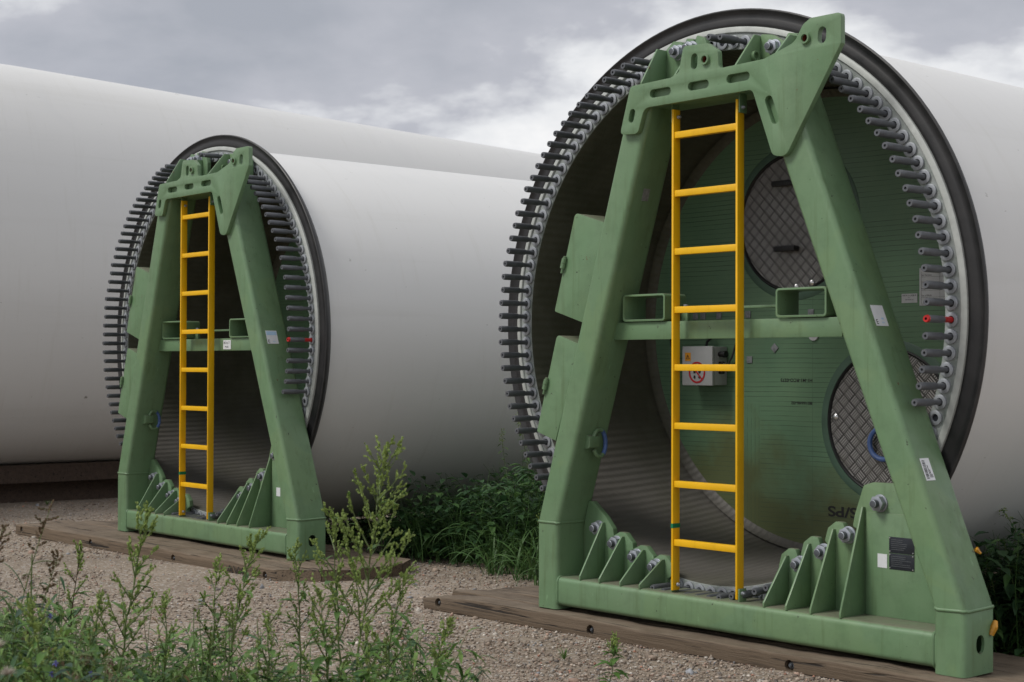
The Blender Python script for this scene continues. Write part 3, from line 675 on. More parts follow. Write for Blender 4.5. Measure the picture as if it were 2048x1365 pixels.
# ------------------------------------------------------------------ transport frame
def make_frame(pos, yaw, label):
    fr = empty('transport_frame', pos, -yaw)
    tag(fr, label, 'transport frame', 'green steel frames bolted to the blade roots')
    D = 0.25
    def sect(x0, x1, z, y0=0.0, y1=D, r_=0.030): return [(x, y, z) for x, y in rrect(x0, x1, y0, y1, r_, 5)]
    ll = MB().loft([sect(0.0, 0.166, 0.0), sect(0.0, 0.166, 0.475), sect(0.666, 0.842, 2.64), sect(0.706, 0.880, 2.765)]).build('leg', 'green', fr, smooth=40)
    rl = MB().loft([sect(2.552, 2.712, 0.0), sect(2.552, 2.712, 0.285), sect(1.598, 1.789, 2.64), sect(1.549, 1.742, 2.765)]).build('leg', 'green', fr, smooth=40)
    cut(rl, MB().box(2.566, 2.698, 0.014, 0.236, 0.014, 0.262))
    cut(rl, MB().prism(slot(0.125, 0.132, 0.066, 0.084), 2.64, 2.80, axis='x'))
    # weld beads round the kinks
    def bead(x0, x1, z, par):
        pts = [Vector((x, y, z + random.uniform(-.003, .003))) for x, y in rrect(x0 - .001, x1 + .001, -.001, D + .001, .030, 5)]
        mb = MB(); n = len(pts); V = []; Fc = []
        for i, p in enumerate(pts):
            c_ = Vector(((x0 + x1) / 2, D / 2, z)); o = (p - c_); o.z = 0; o.normalize()
            for q in range(6):
                t = 2 * math.pi * q / 6; V.append(p + o * 0.005 * math.cos(t) + Vector((0, 0, 0.008 * math.sin(t))))
        for i in range(n):
            j = (i + 1) % n
            for q in range(6): Fc.append((i * 6 + q, i * 6 + (q + 1) % 6, j * 6 + (q + 1) % 6, j * 6 + q))
        mb.add(V, Fc).build('weld_seam', 'green', par, smooth=80)
    bead(0.0, 0.166, 0.475, ll); bead(2.552, 2.712, 0.285, rl)
    # base beam and top beam
    prof = rrect(0.004, D - 0.004, 0.022, 0.180, 0.028, 5)
    bb = MB().loft([[(x, y, z) for y, z in prof] for x in (0.150, 2.57)]).build('base_beam', 'green', fr, smooth=40)
    for x in (0.165, 2.553):
        MB().tube([(x, y, z) for y, z in rrect(0.003, D - 0.003, 0.021, 0.181, 0.028, 5)] + [(x, D - 0.003, 0.1)], 0.006, 6).build('weld_seam', 'green', bb)
    prof = rrect(0.003, D - 0.01, 2.700, 2.815, 0.018, 4)
    MB().loft([[(x, y, z) for y, z in prof] for x in (0.735, 1.70)]).build('head_beam', 'green', fr, smooth=40)
    # head plate with its lugs
    PL = [(0.672, 2.568, .025), (0.748, 2.815, .03), (1.030, 2.822, .03), (1.088, 2.842, .03), (1.118, 2.972, .03), (1.282, 2.962, .02), (1.346, 2.915, .02), (1.352, 2.825, .025), (1.640, 2.832, .05), (1.822, 2.885, .08), (1.872, 2.962, .04), (1.915, 2.985, .03), (2.089, 2.985, .022), (2.089, 2.842, .01), (1.768, 2.345, .055), (1.690, 2.36, .04), (1.566, 2.693, .035), (0.846, 2.690, .05), (0.800, 2.560, .035)]
    hol = [slot(0.959, 2.757, 0.148, 0.044), slot(1.218, 2.760, 0.140, 0.044), slot(1.476, 2.764, 0.148, 0.044), slot(0.758, 2.659, 0.040, 0.074, -0.28), slot(1.686, 2.580, 0.046, 0.150, 0.37), slot(1.191, 2.884, 0.044, 0.082, -0.05), slot(1.982, 2.895, 0.048, 0.080, -0.08),
           circle((1.268, 2.882), 0.0205, 18), circle((1.889, 2.893), 0.0205, 18)]
    hp = MB().prism(rpoly(PL, 5), -0.032, 0.0, holes=hol).build('head_plate', 'green', fr, bevel=0.003, smooth=40)
    for (x, z) in ((1.268, 2.882), (1.889, 2.893)):
        MB().lathe([(0.0275, -0.030), (0.0275, -0.044), (0.0265, -0.047), (0.0185, -0.047), (0.0175, -0.044), (0.0175, 0.02)], c=(x, z), seg=24, mi=0).build('pin_bush', 'green', hp, smooth=40)
        MB().lathe([(0.0172, -0.036), (0.0172, 0.015), (0.0001, 0.015)], c=(x, z), seg=20).build('bush_bore', 'rust', hp, smooth=40)
    # gussets and bracket plates
    T = 0.011; YP = 0.205
    def gusset(x, ztoe, ztop, ytop, y0=0.012, name='gusset'):
        return MB().prism([(y0, ztoe), (y0, ztoe + 0.022), (ytop, ztop), (YP, ztop), (YP, ztoe)], x - T / 2, x + T / 2, axis='x').build(name, 'green', fr, bevel=0.002)
    LG = list(zip((0.330, 0.478, 0.634, 0.775), (0.480, 0.415, 0.356, 0.318)))
    LN = ((0.290, 0.447), (0.428, 0.374), (0.580, 0.316), (0.726, 0.276))
    RG = list(zip((1.600, 1.735, 1.880, 2.050), (0.414, 0.484, 0.566, 0.684)))
    RN = ((1.678, 0.378), (1.820, 0.450), (1.962, 0.544), (2.140, 0.706))
    zb_ = 0.178
    for (x, zt) in LG: gusset(x, zb_, zt, 0.185)
    for (x, zt) in RG: gusset(x, zb_, zt, 0.185)
    def bplate(pts): return MB().prism(rpoly(pts, 3), YP, YP + 0.032).build('bracket_plate', 'green', fr, bevel=0.003)
    xl = 0.160
    for k, (x, zt) in enumerate(LG):
        top = [(xl, zb_, 0), (xl, LN[k][1] - 0.035, 0), (xl + .012, LN[k][1] + 0.02, .01)]
        if k == 0: top = [(xl, zb_, 0), (xl, 0.42, 0), (0.205, 0.590, .015)]
        pts = top + [(x - 0.03, zt + 0.022, .012), (x + 0.012, zt + 0.020, .012), (x + 0.065, zt - 0.030, .012), (x + 0.072, zt - 0.075, .012), (x + 0.022, zt - 0.100, .015), (x + 0.022, zb_, 0)]
        if k == 0: pts = top + [(0.235, 0.592, .01), (x + 0.012, zt + 0.028, 0)] + pts[5:]
        bplate(pts); xl = x + 0.024
    xr = 2.56
    for k in range(3, -1, -1):
        x, zt = RG[k]; n = RN[k]
        if k == 3:
            pts = [(x - .022, zb_, 0), (x - .022, 0.575, .01), (x - .066, 0.585, .012), (x - .055, 0.640, .02), (x - .004, 0.785, .02), (x + .05, 0.802, .02), (x + .18, 0.802, 0), (2.36, 0.70, 0), (2.545, 0.28, 0), (2.545, zb_, 0)]
        else:
            pts = [(x - .022, zb_, 0), (x - .022, zt - .10, .01), (x - .058, zt - .06, .01), (x - .040, zt + .002, .012), (x + .006, zt + .036, .012), (x + .045, zt + .034, .015), (x + .058, n[1] + .03, .01), (xr, n[1] - .02, .01), (xr, zb_, 0)]
        bplate(pts); xr = x - .024
    MB().prism([(2.066, zb_ + .002), (2.066, 0.662), (2.375, 0.662), (2.53, 0.31), (2.552, zb_ + .002)], YP - 0.008, YP - 0.0005).build('doubler_plate', 'green', fr, bevel=0.002)
    # top brackets
    gusset(0.782, 2.815, 3.030, 0.135); gusset(1.012, 2.815, 3.005, 0.15); gusset(1.420, 2.815, 3.012, 0.160); gusset(1.648, 2.815, 2.975, 0.150)
    MB().prism(rpoly([(0.782, 2.813), (0.782, 3.03, .01), (0.835, 3.072, .015), (0.893, 3.062, .02), (0.915, 3.02, .01), (0.928, 3.074, .012), (0.975, 3.066, .012), (0.985, 3.025, .01), (1.000, 3.082, .012), (1.055, 3.058, .012), (1.09, 2.98, .01), (1.09, 2.813)], 3), YP, YP + 0.032).build('bracket_plate', 'green', fr, bevel=0.003)
    MB().prism(rpoly([(1.400, 2.813), (1.400, 2.98, .01), (1.432, 3.018, .012), (1.500, 3.006, .02), (1.575, 2.96, .012), (1.60, 3.0, .012), (1.67, 2.985, .012), (1.72, 2.93, .015), (1.72, 2.813)], 3), YP, YP + 0.032).build('bracket_plate', 'green', fr, bevel=0.003)
    MB().lathe([(0.0265, 1.412), (0.0265, 1.447), (0.018, 1.447), (0.017, 1.43), (0.0001, 1.43)], c=(0.150, 2.900), seg=22, axis='x').build('pin_bush', 'green', fr, smooth=40)
    # nuts with washers
    nut_me = None
    for (x, z) in LN + RN + ((0.876, 3.006), (1.516, 2.938), (0.968, 3.012)):
        rot = random.uniform(0, 1.0)
        if nut_me is None:
            mb = MB().lathe([(0.042, 0.0), (0.042, -0.006), (0.040, -0.007), (0.0001, -0.007)], seg=24, mi=0)
            hexo = [(0.0375 * math.cos(math.pi / 3 * q), 0.0375 * math.sin(math.pi / 3 * q)) for q in range(6)]
            mb.prism(hexo, -0.038, -0.007, mi=0)
            mb.lathe([(0.0195, -0.036), (0.0195, -0.060), (0.0175, -0.064), (0.0001, -0.064)], seg=16, mi=1)
            nut = mb.build('nut', ['nut', 'nut_end'], fr, bevel=0.0018); nut_me = nut
        else: nut = inst(nut_me, fr)
        nut.location = (x, YP, z); nut.rotation_euler = (0, rot, 0)
    # fork-lift cross beam
    cb = MB().prism([(0.120, 1.486), (0.120, 1.580), (0.235, 1.580), (0.235, 1.570), (0.130, 1.570), (0.130, 1.486)], 0.40, 1.985, axis='x').build('cross_beam', 'green', fr, bevel=0.0025)
    for x0, x1 in ((0.562, 0.868), (1.600, 1.905)):
        o_, i_ = rrect(x0, x1, 1.583, 1.728, 0.020, 4), rrect(x0 + .011, x1 - .011, 1.594, 1.717, 0.011, 4)
        MB().prism(o_, 0.105, 0.275, holes=[i_]).build('fork_pocket', 'green', fr, bevel=0.0015, smooth=40)
    small('tie_bar', 'green', fr, 0.872, 1.596, 0.215, 0.255, 1.640, 1.654, 0.002)
    for x in (0.90, 1.568):
        small('tie_clip', 'green', fr, x - 0.022, x + 0.022, 0.222, 0.248, 1.5805, 1.6395, 0.003)
        MB().prism([(x + 0.014 * math.cos(math.pi / 3 * q), 0.235 + 0.014 * math.sin(math.pi / 3 * q)) for q in range(6)], 1.6545, 1.672, axis='z').build('tie_bolt', 'nut', fr, bevel=0.001)
    # covers on the outer side of the left leg
    for TLc, BLc, BRc, TRc, lz in (((0.288, 2.186), (0.126, 1.648), (0.348, 1.582), (0.53, 2.112), (0.205, 1.905)), ((0.146, 1.520), (-0.016, 0.975), (0.136, 0.930), (0.322, 1.462), (0.062, 1.235))):
        cv = MB().prism(rpoly([(*TLc, .03), (*BLc, .012), (*BRc, 0), (*TRc, 0)], 5), 0.014, 0.205).build('side_cover', 'green', fr, bevel=0.012, segs=3, smooth=40)
        d = (Vector(TLc) - Vector(BLc)).normalized()
        mb = MB()
        c_ = Vector(lz)
        for a_, b_, rr in ((-0.050, -0.022, 0.0065), (-0.022, 0.006, 0.0125), (0.008, 0.036, 0.0125), (0.036, 0.046, 0.008)):
            p, q = c_ + d * a_, c_ + d * b_
            mb.tube([(p.x, 0.004, p.y), (q.x, 0.004, q.y)], rr, 12)
        p, q = c_ - d * 0.02, c_ + d * 0.034
        mb.tube([(p.x - .016, 0.006, p.y), (q.x - .016, 0.006, q.y)], 0.006, 6)
        mb.build('cover_latch', 'green', cv, smooth=40)
    # tie-down ring on the inner face of the left leg
    z0 = 0.925; xf = 0.166 + (z0 - 0.475) * (0.842 - 0.166) / (2.64 - 0.475)
    MB().prism(rpoly([(xf - .02, z0 - .038, 0), (xf + .035, z0 - .030, .012), (xf + .040, z0 + .034, .012), (xf + .004, z0 + .042, 0)], 3), 0.075, 0.150).build('ring_block', 'green', fr, bevel=0.004)
    yz = [(.115, .028), (.126, .054), (.152, .068), (.186, .058), (.207, .026), (.212, -.014), (.200, -.052), (.172, -.076), (.140, -.072), (.118, -.042)]
    pts = [Vector((xf + 0.026 + 0.004 * math.sin(q), y, z0 + z)) for q, (y, z) in enumerate(yz)]
    def dense(p, n=4):
        out = []
        for k in range(len(p) - 1):
            a, b, c, d = p[max(k - 1, 0)], p[k], p[k + 1], p[min(k + 2, len(p) - 1)]
            for q in range(n):
                t = q / n; out.append(0.5 * ((2 * b) + (c - a) * t + (2 * a - 5 * b + 4 * c - d) * t * t + (3 * b - a - 3 * c + d) * t ** 3))
        return out + [p[-1]]
    dp = dense(pts)
    MB().tube(dp, 0.0115, 10).build('lashing_ring', 'green', fr)
    MB().tube(dp[11:27], 0.0122, 10).build('ring_paint', 'blue', fr)
    # ladder
    ld = empty('ladder', (0, 0, 0), 0, fr)
    Y0, Y1 = 0.030, 0.082
    for x in (0.983, 1.409):
        rail = MB().box(x, x + 0.013, Y0, Y1, 0.192, 2.672).build('rail', 'yellow', ld, bevel=0.002)
        tx = x - 0.009 if x < 1.2 else x + 0.0135
        small('foot_tab', 'green', ld, tx, tx + 0.0085, Y0 + 0.006, Y1 + 0.010, 0.1795, 0.245, 0.002)
        small('head_tab', 'green', ld, tx, tx + 0.0085, Y0 + 0.006, Y1 + 0.010, 2.605, 2.702, 0.002)
        for z in (0.222, 2.632):
            mb = MB().lathe([(0.010, x + 0.022), (0.010, x + 0.032), (0.006, x + 0.033), (0.006, x + 0.040), (0.0001, x + 0.040)], c=(0.056, z), seg=10, axis='x')
            mb.lathe([(0.0001, x - 0.008), (0.010, x - 0.008), (0.010, x)], c=(0.056, z), seg=10, axis='x').build('ladder_bolt', 'nut', ld)
    for k in range(8):
        z = 0.437 + 0.3 * k + random.uniform(-.002, .002)
        mb = MB().box(0.9962, 1.4088, Y0 + 0.006, Y0 + 0.040, z - 0.017, z + 0.017)
        mb.build('rung', 'yellow', ld, bevel=0.003)
    MB().box(0.9815, 0.9975, Y0 - 0.0015, Y1 + 0.0015, 0.512, 0.535).build('tape_band', 'tape', ld)
    return fr, rl, hp
frame_R, rleg_R, hp_R = make_frame(POS_R, YAW_R, 'large green steel A-frame with yellow ladder at right, nearest the camera')
frame_L = copy_tree(frame_R)
frame_L.location = POS_L; frame_L.rotation_euler = (0, 0, -YAW_L)
tag(frame_L, 'smaller looking green steel A-frame with yellow ladder at left, farther back')

# stickers and plates that differ between the two frames
def rleg_x(z): return 2.712 - (z - 0.285) * (2.712 - 1.789) / (2.64 - 0.285)
def leg_quad(fr, name, mat, y0, y1, z0, z1, lift=0.0012, shear=True, th=0.0008):
    # flat sheet stuck on the outer face of the right leg
    k = (2.712 - 1.789) / (2.64 - 0.285); nx = Vector((1, 0, k)).normalized()
    V = []
    for off in (lift, lift + th):
        for (y, z) in ((y0, z0), (y1, z0), (y1, z1), (y0, z1)):
            V.append(Vector((rleg_x(z), y, z)) + nx * off)
    return MB().add(V, [(3, 2, 1, 0), (4, 5, 6, 7), (0, 1, 5, 4), (1, 2, 6, 5), (2, 3, 7, 6), (3, 0, 4, 7)]).build(name, mat, fr, smooth=0)
kk = (2.712 - 1.789) / (2.64 - 0.285)
UPV = Vector((-kk, 0, 1)).normalized(); NXV = Vector((1, 0, kk)).normalized()
def leg_text(fr, body, size, mat, y, z, w=None):
    o = Vector((rleg_x(z), y, z)) + NXV * 0.0026
    text('sticker_print', body, size, mat, fr, o, (0, 1, 0), UPV, w, 0.0003)
for fr, blue in ((frame_R, 0), (frame_L, 1)):
    leg_quad(fr, 'white_sticker', 'white', 0.055, 0.150, 1.532, 1.628)
    leg_text(fr, 'E', 0.034, 'print', 0.063, 1.540)
    leg_text(fr, 'siw', 0.016, 'pale_blue', 0.105, 1.544)
    if blue:
        k0 = [(0.062, 1.605), (0.085, 1.628), (0.150, 1.628)]
        leg_quad(fr, 'sticker_print', 'pale_blue', 0.060, 0.145, 1.595, 1.622, 0.0022, True, 0.0004)
    else:
        leg_quad(fr, 'sticker_print', 'pale_blue', 0.108, 0.128, 1.562, 1.570, 0.0022, True, 0.0004)
# bar-code sticker low on the near frame's leg
leg_quad(frame_R, 'barcode_sticker', 'white', 0.042, 0.112, 0.838, 0.935)
def bars():
    mb = MB(); z = 0.846
    while z < 0.925:
        w = random.choice((0.0012, 0.002, 0.003)); p = rleg_x(z)
        V = []
        for off in (0.0021, 0.0026):
            for (y, zz) in ((0.050, z), (0.072, z), (0.072, z + w), (0.050, z + w)): V.append(Vector((rleg_x(zz), y, zz)) + NXV * off)
        mb.add(V, [(4, 5, 6, 7), (3, 2, 1, 0), (0, 1, 5, 4), (1, 2, 6, 5), (2, 3, 7, 6), (3, 0, 4, 7)]); z += w + random.choice((0.0012, 0.002))
    for q in range(3):
        y = 0.080 + 0.009 * q
        V = []
        for off in (0.0021, 0.0026):
            for (yy, zz) in ((y, 0.850), (y + 0.004, 0.850), (y + 0.004, 0.905 - 0.02 * q), (y, 0.905 - 0.02 * q)): V.append(Vector((rleg_x(zz), yy, zz)) + NXV * off)
        mb.add(V, [(4, 5, 6, 7), (3, 2, 1, 0), (0, 1, 5, 4), (1, 2, 6, 5), (2, 3, 7, 6), (3, 0, 4, 7)])
    mb.build('barcode_print', 'print', frame_R, smooth=0)
bars()
YD = 0.205 - 0.008
for (z0, z1) in ((0.482, 0.556), (0.406, 0.479)):
    small('name_plate', 'plate_dark', frame_R, 2.194, 2.330, YD - 0.0025, YD - 0.0005, z0, z1, 0.0006)
    mb = MB()
    for i in range(6): mb.box(2.206, 2.206 + random.uniform(0.06, 0.115), YD - 0.0031, YD - 0.0026, z1 - 0.014 - 0.009 * i, z1 - 0.0115 - 0.009 * i)
    mb.build('plate_engraving', 'plate_txt', frame_R, smooth=0)
    for (x, z) in ((2.199, z0 + .006), (2.199, z1 - .006), (2.324, z0 + .006), (2.324, z1 - .006)):
        MB().lathe([(0.004, YD - 0.0025), (0.003, YD - 0.005), (0.0001, YD - 0.0055)], c=(x, z), seg=10).build('rivet', 'chrome', frame_R)
small('white_code_sticker', 'white', frame_R, 2.130, 2.182, YD - 0.0015, YD - 0.0005, 0.408, 0.472)
small('white_code_sticker', 'white', frame_L, 2.130, 2.182, YD - 0.0015, YD - 0.0005, 0.408, 0.472)
# small sticker on the inner face of the left leg
def lleg_x(z): return 0.166 + (z - 0.475) * (0.842 - 0.166) / (2.64 - 0.475)
V = []
for off in (0.0012, 0.002):
    for (y, z) in ((0.088, 2.225), (0.138, 2.225), (0.138, 2.288), (0.088, 2.288)): V.append((lleg_x(z) + off, y, z))
MB().add(V, [(4, 5, 6, 7), (3, 2, 1, 0), (0, 1, 5, 4), (1, 2, 6, 5), (2, 3, 7, 6), (3, 0, 4, 7)]).build('small_grey_sticker', 'grey_marker', frame_R, smooth=0)
# load sticker on the far frame's cross beam
small('load_sticker', 'white', frame_L, 1.495, 1.605, 0.1165, 0.1195, 1.496, 1.566)
text('sticker_print', 'BOLT', 0.026, 'print', frame_L, (1.505, 0.1155, 1.536), (1, 0, 0), (0, 0, 1), 0.085)
text('sticker_print', 'M36', 0.022, 'print', frame_L, (1.522, 0.1155, 1.508), (1, 0, 0), (0, 0, 1), 0.05)
# torn amber plastic caps stuck on the near frame's right leg
MB().tube([(2.716, 0.205, 0.165), (2.724, 0.218, 0.20), (2.722, 0.232, 0.225)], [0.012, 0.017, 0.010], 8).build('plastic_cap', 'amber', frame_R)
MB().tube([(2.612, 0.252, 0.53), (2.618, 0.262, 0.52), (2.625, 0.272, 0.51)], [0.014, 0.010, 0.005], 6).build('plastic_cap', 'amber', frame_R)

# ------------------------------------------------------------------ timber mats
def plank(parent, x0, x1, y0, y1, z0, z1, mat='wood', holes=(), worn=0.0, xend=None, seed=0, name='plank'):
    rnd = random.Random(seed)
    n = 64; secs = []
    base = rrect(y0, y1, z0, z1, 0.012, 3)
    for i in range(n + 1):
        t = i / n; x = x0 + (x1 - x0) * t
        el = x - x0; er = x1 - x
        q = []
        for (y, z) in base:
            nz = noise.noise((x * 1.6 + seed * 7, y * 6, z * 6)) * 0.009 + noise.noise((x * 7 + seed * 3, y * 20, z * 20)) * 0.006
            top = (z - z0) / (z1 - z0)
            dz = nz * (0.3 + top)
            # worn, sloping left end
            if worn and el < 0.55: dz -= worn * top * (1 - el / 0.55) ** 2
            dy = nz * 0.8
            xx = x if xend is None else x0 + (xend(y) - x0) * t
            if i in (0, n): xx += noise.noise((y * 14, z * 22, seed + i)) * 0.018
            q.append((xx, y + dy, z + dz))
        secs.append(q)
    ob = MB().loft(secs).build(name, mat, parent, smooth=40)
    return ob
def make_mat(pos, yaw, zdrop, rows, holes_x, yf, label, xend=None):
    mt = empty('timber_mat', pos, -yaw)
    tag(mt, label, 'timber mat', 'timber mats under the frames')
    z1, z0 = -0.004, -zdrop
    for k, (y0, y1, x0, x1, worn) in enumerate(rows):
        pk = plank(mt, x0, x1, y0 + 0.002, y1 - 0.002, z0, z1 - random.uniform(0, 0.004), worn=worn, xend=xend, seed=k + int(pos.y * 10))
        if k == 0:
            hz = (z0 + z1) / 2 - 0.002
            for hx in holes_x: cut(pk, MB().lathe([(0.0001, yf - 0.1), (0.029, yf - 0.1), (0.027, yf + 0.045), (0.0001, yf + 0.045)], c=(hx, hz), seg=18))
            for hx in holes_x:
                MB().lathe([(0.009, yf + 0.045), (0.009, yf + 0.012), (0.006, yf + 0.008), (0.0001, yf + 0.008)], c=(hx, hz), seg=12).build('tie_rod', 'nut_end', mt)
                MB().prism([(hx + 0.017 * math.cos(math.pi / 3 * q), hz + 0.017 * math.sin(math.pi / 3 * q)) for q in range(6)], yf + 0.022, yf + 0.038).build('rod_nut', 'nut_end', mt)
    return mt
make_mat(POS_R, YAW_R, 0.100, [(-0.112, 0.095, -0.872, 3.62, 0.038), (0.095, 0.30, -0.86, 3.62, 0.012), (0.30, 0.505, -0.80, 3.60, 0.02), (0.505, 0.715, -0.76, 3.62, 0.015)], (-0.735, 0.535, 1.85, 3.1), -0.112, 'weathered timber mat with a worn tapered end under the right frame')
matL = make_mat(POS_L, YAW_L, 0.110, [(-0.352, -0.135, -1.19, 2.97, 0.02), (-0.135, 0.085, -1.05, 3.20, 0.0), (0.085, 0.305, -0.98, 3.30, 0.0), (0.305, 0.525, -0.95, 3.27, 0.01), (0.525, 0.745, -0.90, 3.05, 0.0)], (-1.07, 0.235, 1.58, 2.84), -0.352, 'brown timber mat with a rounded end under the left frame',
    lambda y: float(np.interp(y, (-0.36, -0.25, -0.13, 0.05, 0.2, 0.45, 0.65, 0.76), (2.95, 3.11, 3.215, 3.31, 3.335, 3.29, 3.16, 3.03))))
# hand-painted mark on the front board
text('painted_mark', 'AVA', 0.085, 'print', matL, (2.36, -0.362, -0.088), (1, 0, 0), (0, 0, 1), 0.26)
# beam under the hindmost blade
gb = empty('ground_beam', loc_w(POS_L, YAW_L, -4.7, 0, 0), -YAW_L); gb.location.z = 0.0
tag(gb, 'long dark timber beam on the ground under the hindmost blade', 'beam')
plank(gb, -0.36, 0.36, -6.0, 14.0, 0.150, 0.345, 'wood_dark', seed=5, name='bearer')
plank(gb, -0.16, 0.16, -6.0, 14.0, -0.10, 0.148, 'wood_dark', seed=6, name='shadow_gap_fill')  # added dark plank, stands in for the shadow gap below the bearer

# ------------------------------------------------------------------ loose gravel
def make_stones(n=100000):
    bm = bmesh.new(); bmesh.ops.create_icosphere(bm, subdivisions=1, radius=1.0)
    bv = np.array([v.co[:] for v in bm.verts]); bf = np.array([[v.index for v in f.verts] for f in bm.faces]); bm.free()
    # spread over the ground the picture shows, denser towards the camera
    dep = 6.6 + 13.5 * rng.random(n) ** 1.7
    u = rng.uniform(-60, 2110, n)
    x = (u - 1024) / F * dep; y = dep
    z = np.array([ground_z(a, b) for a, b in zip(x, y)])
    sz = 0.0026 + 0.0078 * rng.random(n) ** 2.4 + 0.022 * (rng.random(n) > 0.990) * rng.random(n)
    nv = len(bv)
    sc3 = rng.uniform(0.65, 1.25, (n, 1, 3)); sc3[:, :, 2] *= 0.7
    v = bv[None] * sc3 * (1 + 0.85 * (rng.random((n, nv, 1)) - 0.5)) * sz[:, None, None]
    a = rng.uniform(0, 6.28, n); c, s_ = np.cos(a)[:, None], np.sin(a)[:, None]
    vx = v[:, :, 0] * c - v[:, :, 1] * s_; vy = v[:, :, 0] * s_ + v[:, :, 1] * c
    V = np.stack([vx + x[:, None], vy + y[:, None], v[:, :, 2] + (z + sz * 0.15 - 0.004)[:, None]], 2).reshape(-1, 3)
    Fc = (bf[None] + (np.arange(n) * nv)[:, None, None]).reshape(-1, 3)
    me = bpy.data.meshes.new('loose_gravel')
    me.vertices.add(len(V)); me.vertices.foreach_set('co', V.ravel())
    me.loops.add(Fc.size); me.loops.foreach_set('vertex_index', Fc.ravel().astype(np.int32))
    me.polygons.add(len(Fc)); me.polygons.foreach_set('loop_start', (np.arange(len(Fc)) * 3).astype(np.int32))
    me.update(calc_edges=True)
    pal = np.array([(0.29, 0.225, 0.175), (0.36, 0.295, 0.24), (0.21, 0.165, 0.13), (0.46, 0.42, 0.37), (0.32, 0.215, 0.165), (0.15, 0.13, 0.12), (0.40, 0.19, 0.13), (0.24, 0.25, 0.27)])
    ci = rng.choice(len(pal), n, p=(0.25, 0.24, 0.17, 0.12, 0.10, 0.07, 0.02, 0.03))
    cc_ = pal[ci] * rng.uniform(0.7, 1.5, (n, 1)); cc_ = np.concatenate([cc_, np.ones((n, 1))], 1)
    at = me.color_attributes.new('col', 'FLOAT_COLOR', 'POINT')
    at.data.foreach_set('color', np.repeat(cc_, nv, 0).ravel().astype(np.float32))
    me.materials.append(M['stone'])
    ob = bpy.data.objects.new('loose_gravel', me); col.objects.link(ob)
    tag(ob, 'pale brown loose gravel scattered over the yard', 'gravel', kind='stuff')
make_stones()

# ------------------------------------------------------------------ vegetation
def rvec(rd, s_=1.0): return Vector((rd.uniform(-1, 1), rd.uniform(-1, 1), rd.uniform(-1, 1))) * s_
def add_leaf(mb, base, d, L_, w, droop=0.25, mi=0, st=(0.22, 0.5, 0.8), prof=(0.75, 1.0, 0.55), fold=0.18):
    d = Vector(d).normalized(); side = d.cross(Vector((0, 0, 1)))
    if side.length < 1e-3: side = Vector((1, 0, 0))
    side.normalize(); up = side.cross(d)
    V = [Vector(base)]; Fc = []
    for t, p in zip(st, prof):
        c_ = Vector(base) + d * (L_ * t) + Vector((0, 0, -droop * L_ * t * t))
        V += [c_ - side * (w * p / 2) + up * (fold * w * p), c_, c_ + side * (w * p / 2) + up * (fold * w * p)]
    V.append(Vector(base) + d * L_ + Vector((0, 0, -droop * L_)))
    n = len(st)
    Fc += [(0, 2, 1), (0, 3, 2)]
    for k in range(n - 1):
        a = 1 + 3 * k
        Fc += [(a, a + 1, a + 4, a + 3), (a + 1, a + 2, a + 5, a + 4)]
    a = 1 + 3 * (n - 1); tp = len(V) - 1
    Fc += [(a, a + 1, tp), (a + 1, a + 2, tp)]
    mb.add(V, Fc, mi)
def add_blade(mb, base, az, L_, w, lift, arch, mi=0, n=7, twist=0.0):
    """grass blade: rises, arches over and hangs"""
    p = Vector(base); ang = lift; V = []; Fc = []
    h = Vector((math.cos(az), math.sin(az), 0)); s0 = Vector((-math.sin(az), math.cos(az), 0))
    for k in range(n + 1):
        t = k / n; ww = w * (0.7 + 0.5 * t if t < 0.4 else 0.9 * (1 - t) / 0.6 + 0.02)
        sd = (s0 * math.cos(twist * t) + Vector((0, 0, 1)) * math.sin(twist * t)) * ww / 2
        V += [p - sd, p + sd]
        d = h * math.cos(ang) + Vector((0, 0, 1)) * math.sin(ang)
        p = p + d * (L_ / n); ang -= arch / n * (0.5 + t)
    for k in range(n): Fc.append((2 * k, 2 * k + 1, 2 * k + 3, 2 * k + 2))
    mb.add(V, Fc, mi)
def add_bead(mb, p, r_, d=None, mi=0, k=1.5):
    d = Vector(d).normalized() if d is not None else Vector((0, 0, 1))
    a = d.orthogonal().normalized(); b = d.cross(a); p = Vector(p)
    mb.add([p + d * r_ * k, p + a * r_, p + b * r_, p - a * r_, p - b * r_, p - d * r_ * k],
           [(0, 1, 2), (0, 2, 3), (0, 3, 4), (0, 4, 1), (5, 2, 1), (5, 3, 2), (5, 4, 3), (5, 1, 4)], mi)
def curve_path(p0, d, L_, n, bend, rd, wob=0.02):
    p = Vector(p0); d = Vector(d).normalized(); out = [p.copy()]
    for k in range(n):
        d = (d + Vector(bend) / n + rvec(rd, wob)).normalized(); p = p + d * (L_ / n); out.append(p.copy())
    return out
def at_path(path, t):
    f = t * (len(path) - 1); i = min(int(f), len(path) - 2); f -= i
    return path[i].lerp(path[i + 1], f), (path[i + 1] - path[i]).normalized()
def link_plant(name, loc, label, cat, group, parts):
    e = empty(name, loc)
    tag(e, label, cat, group)
    for nm, mb, mt in parts:
        if mb.v:
            o = mb.build(nm, mt, e, weld=False, smooth=60)
            if nm != 'stem': o['kind'] = 'stuff'
    return e
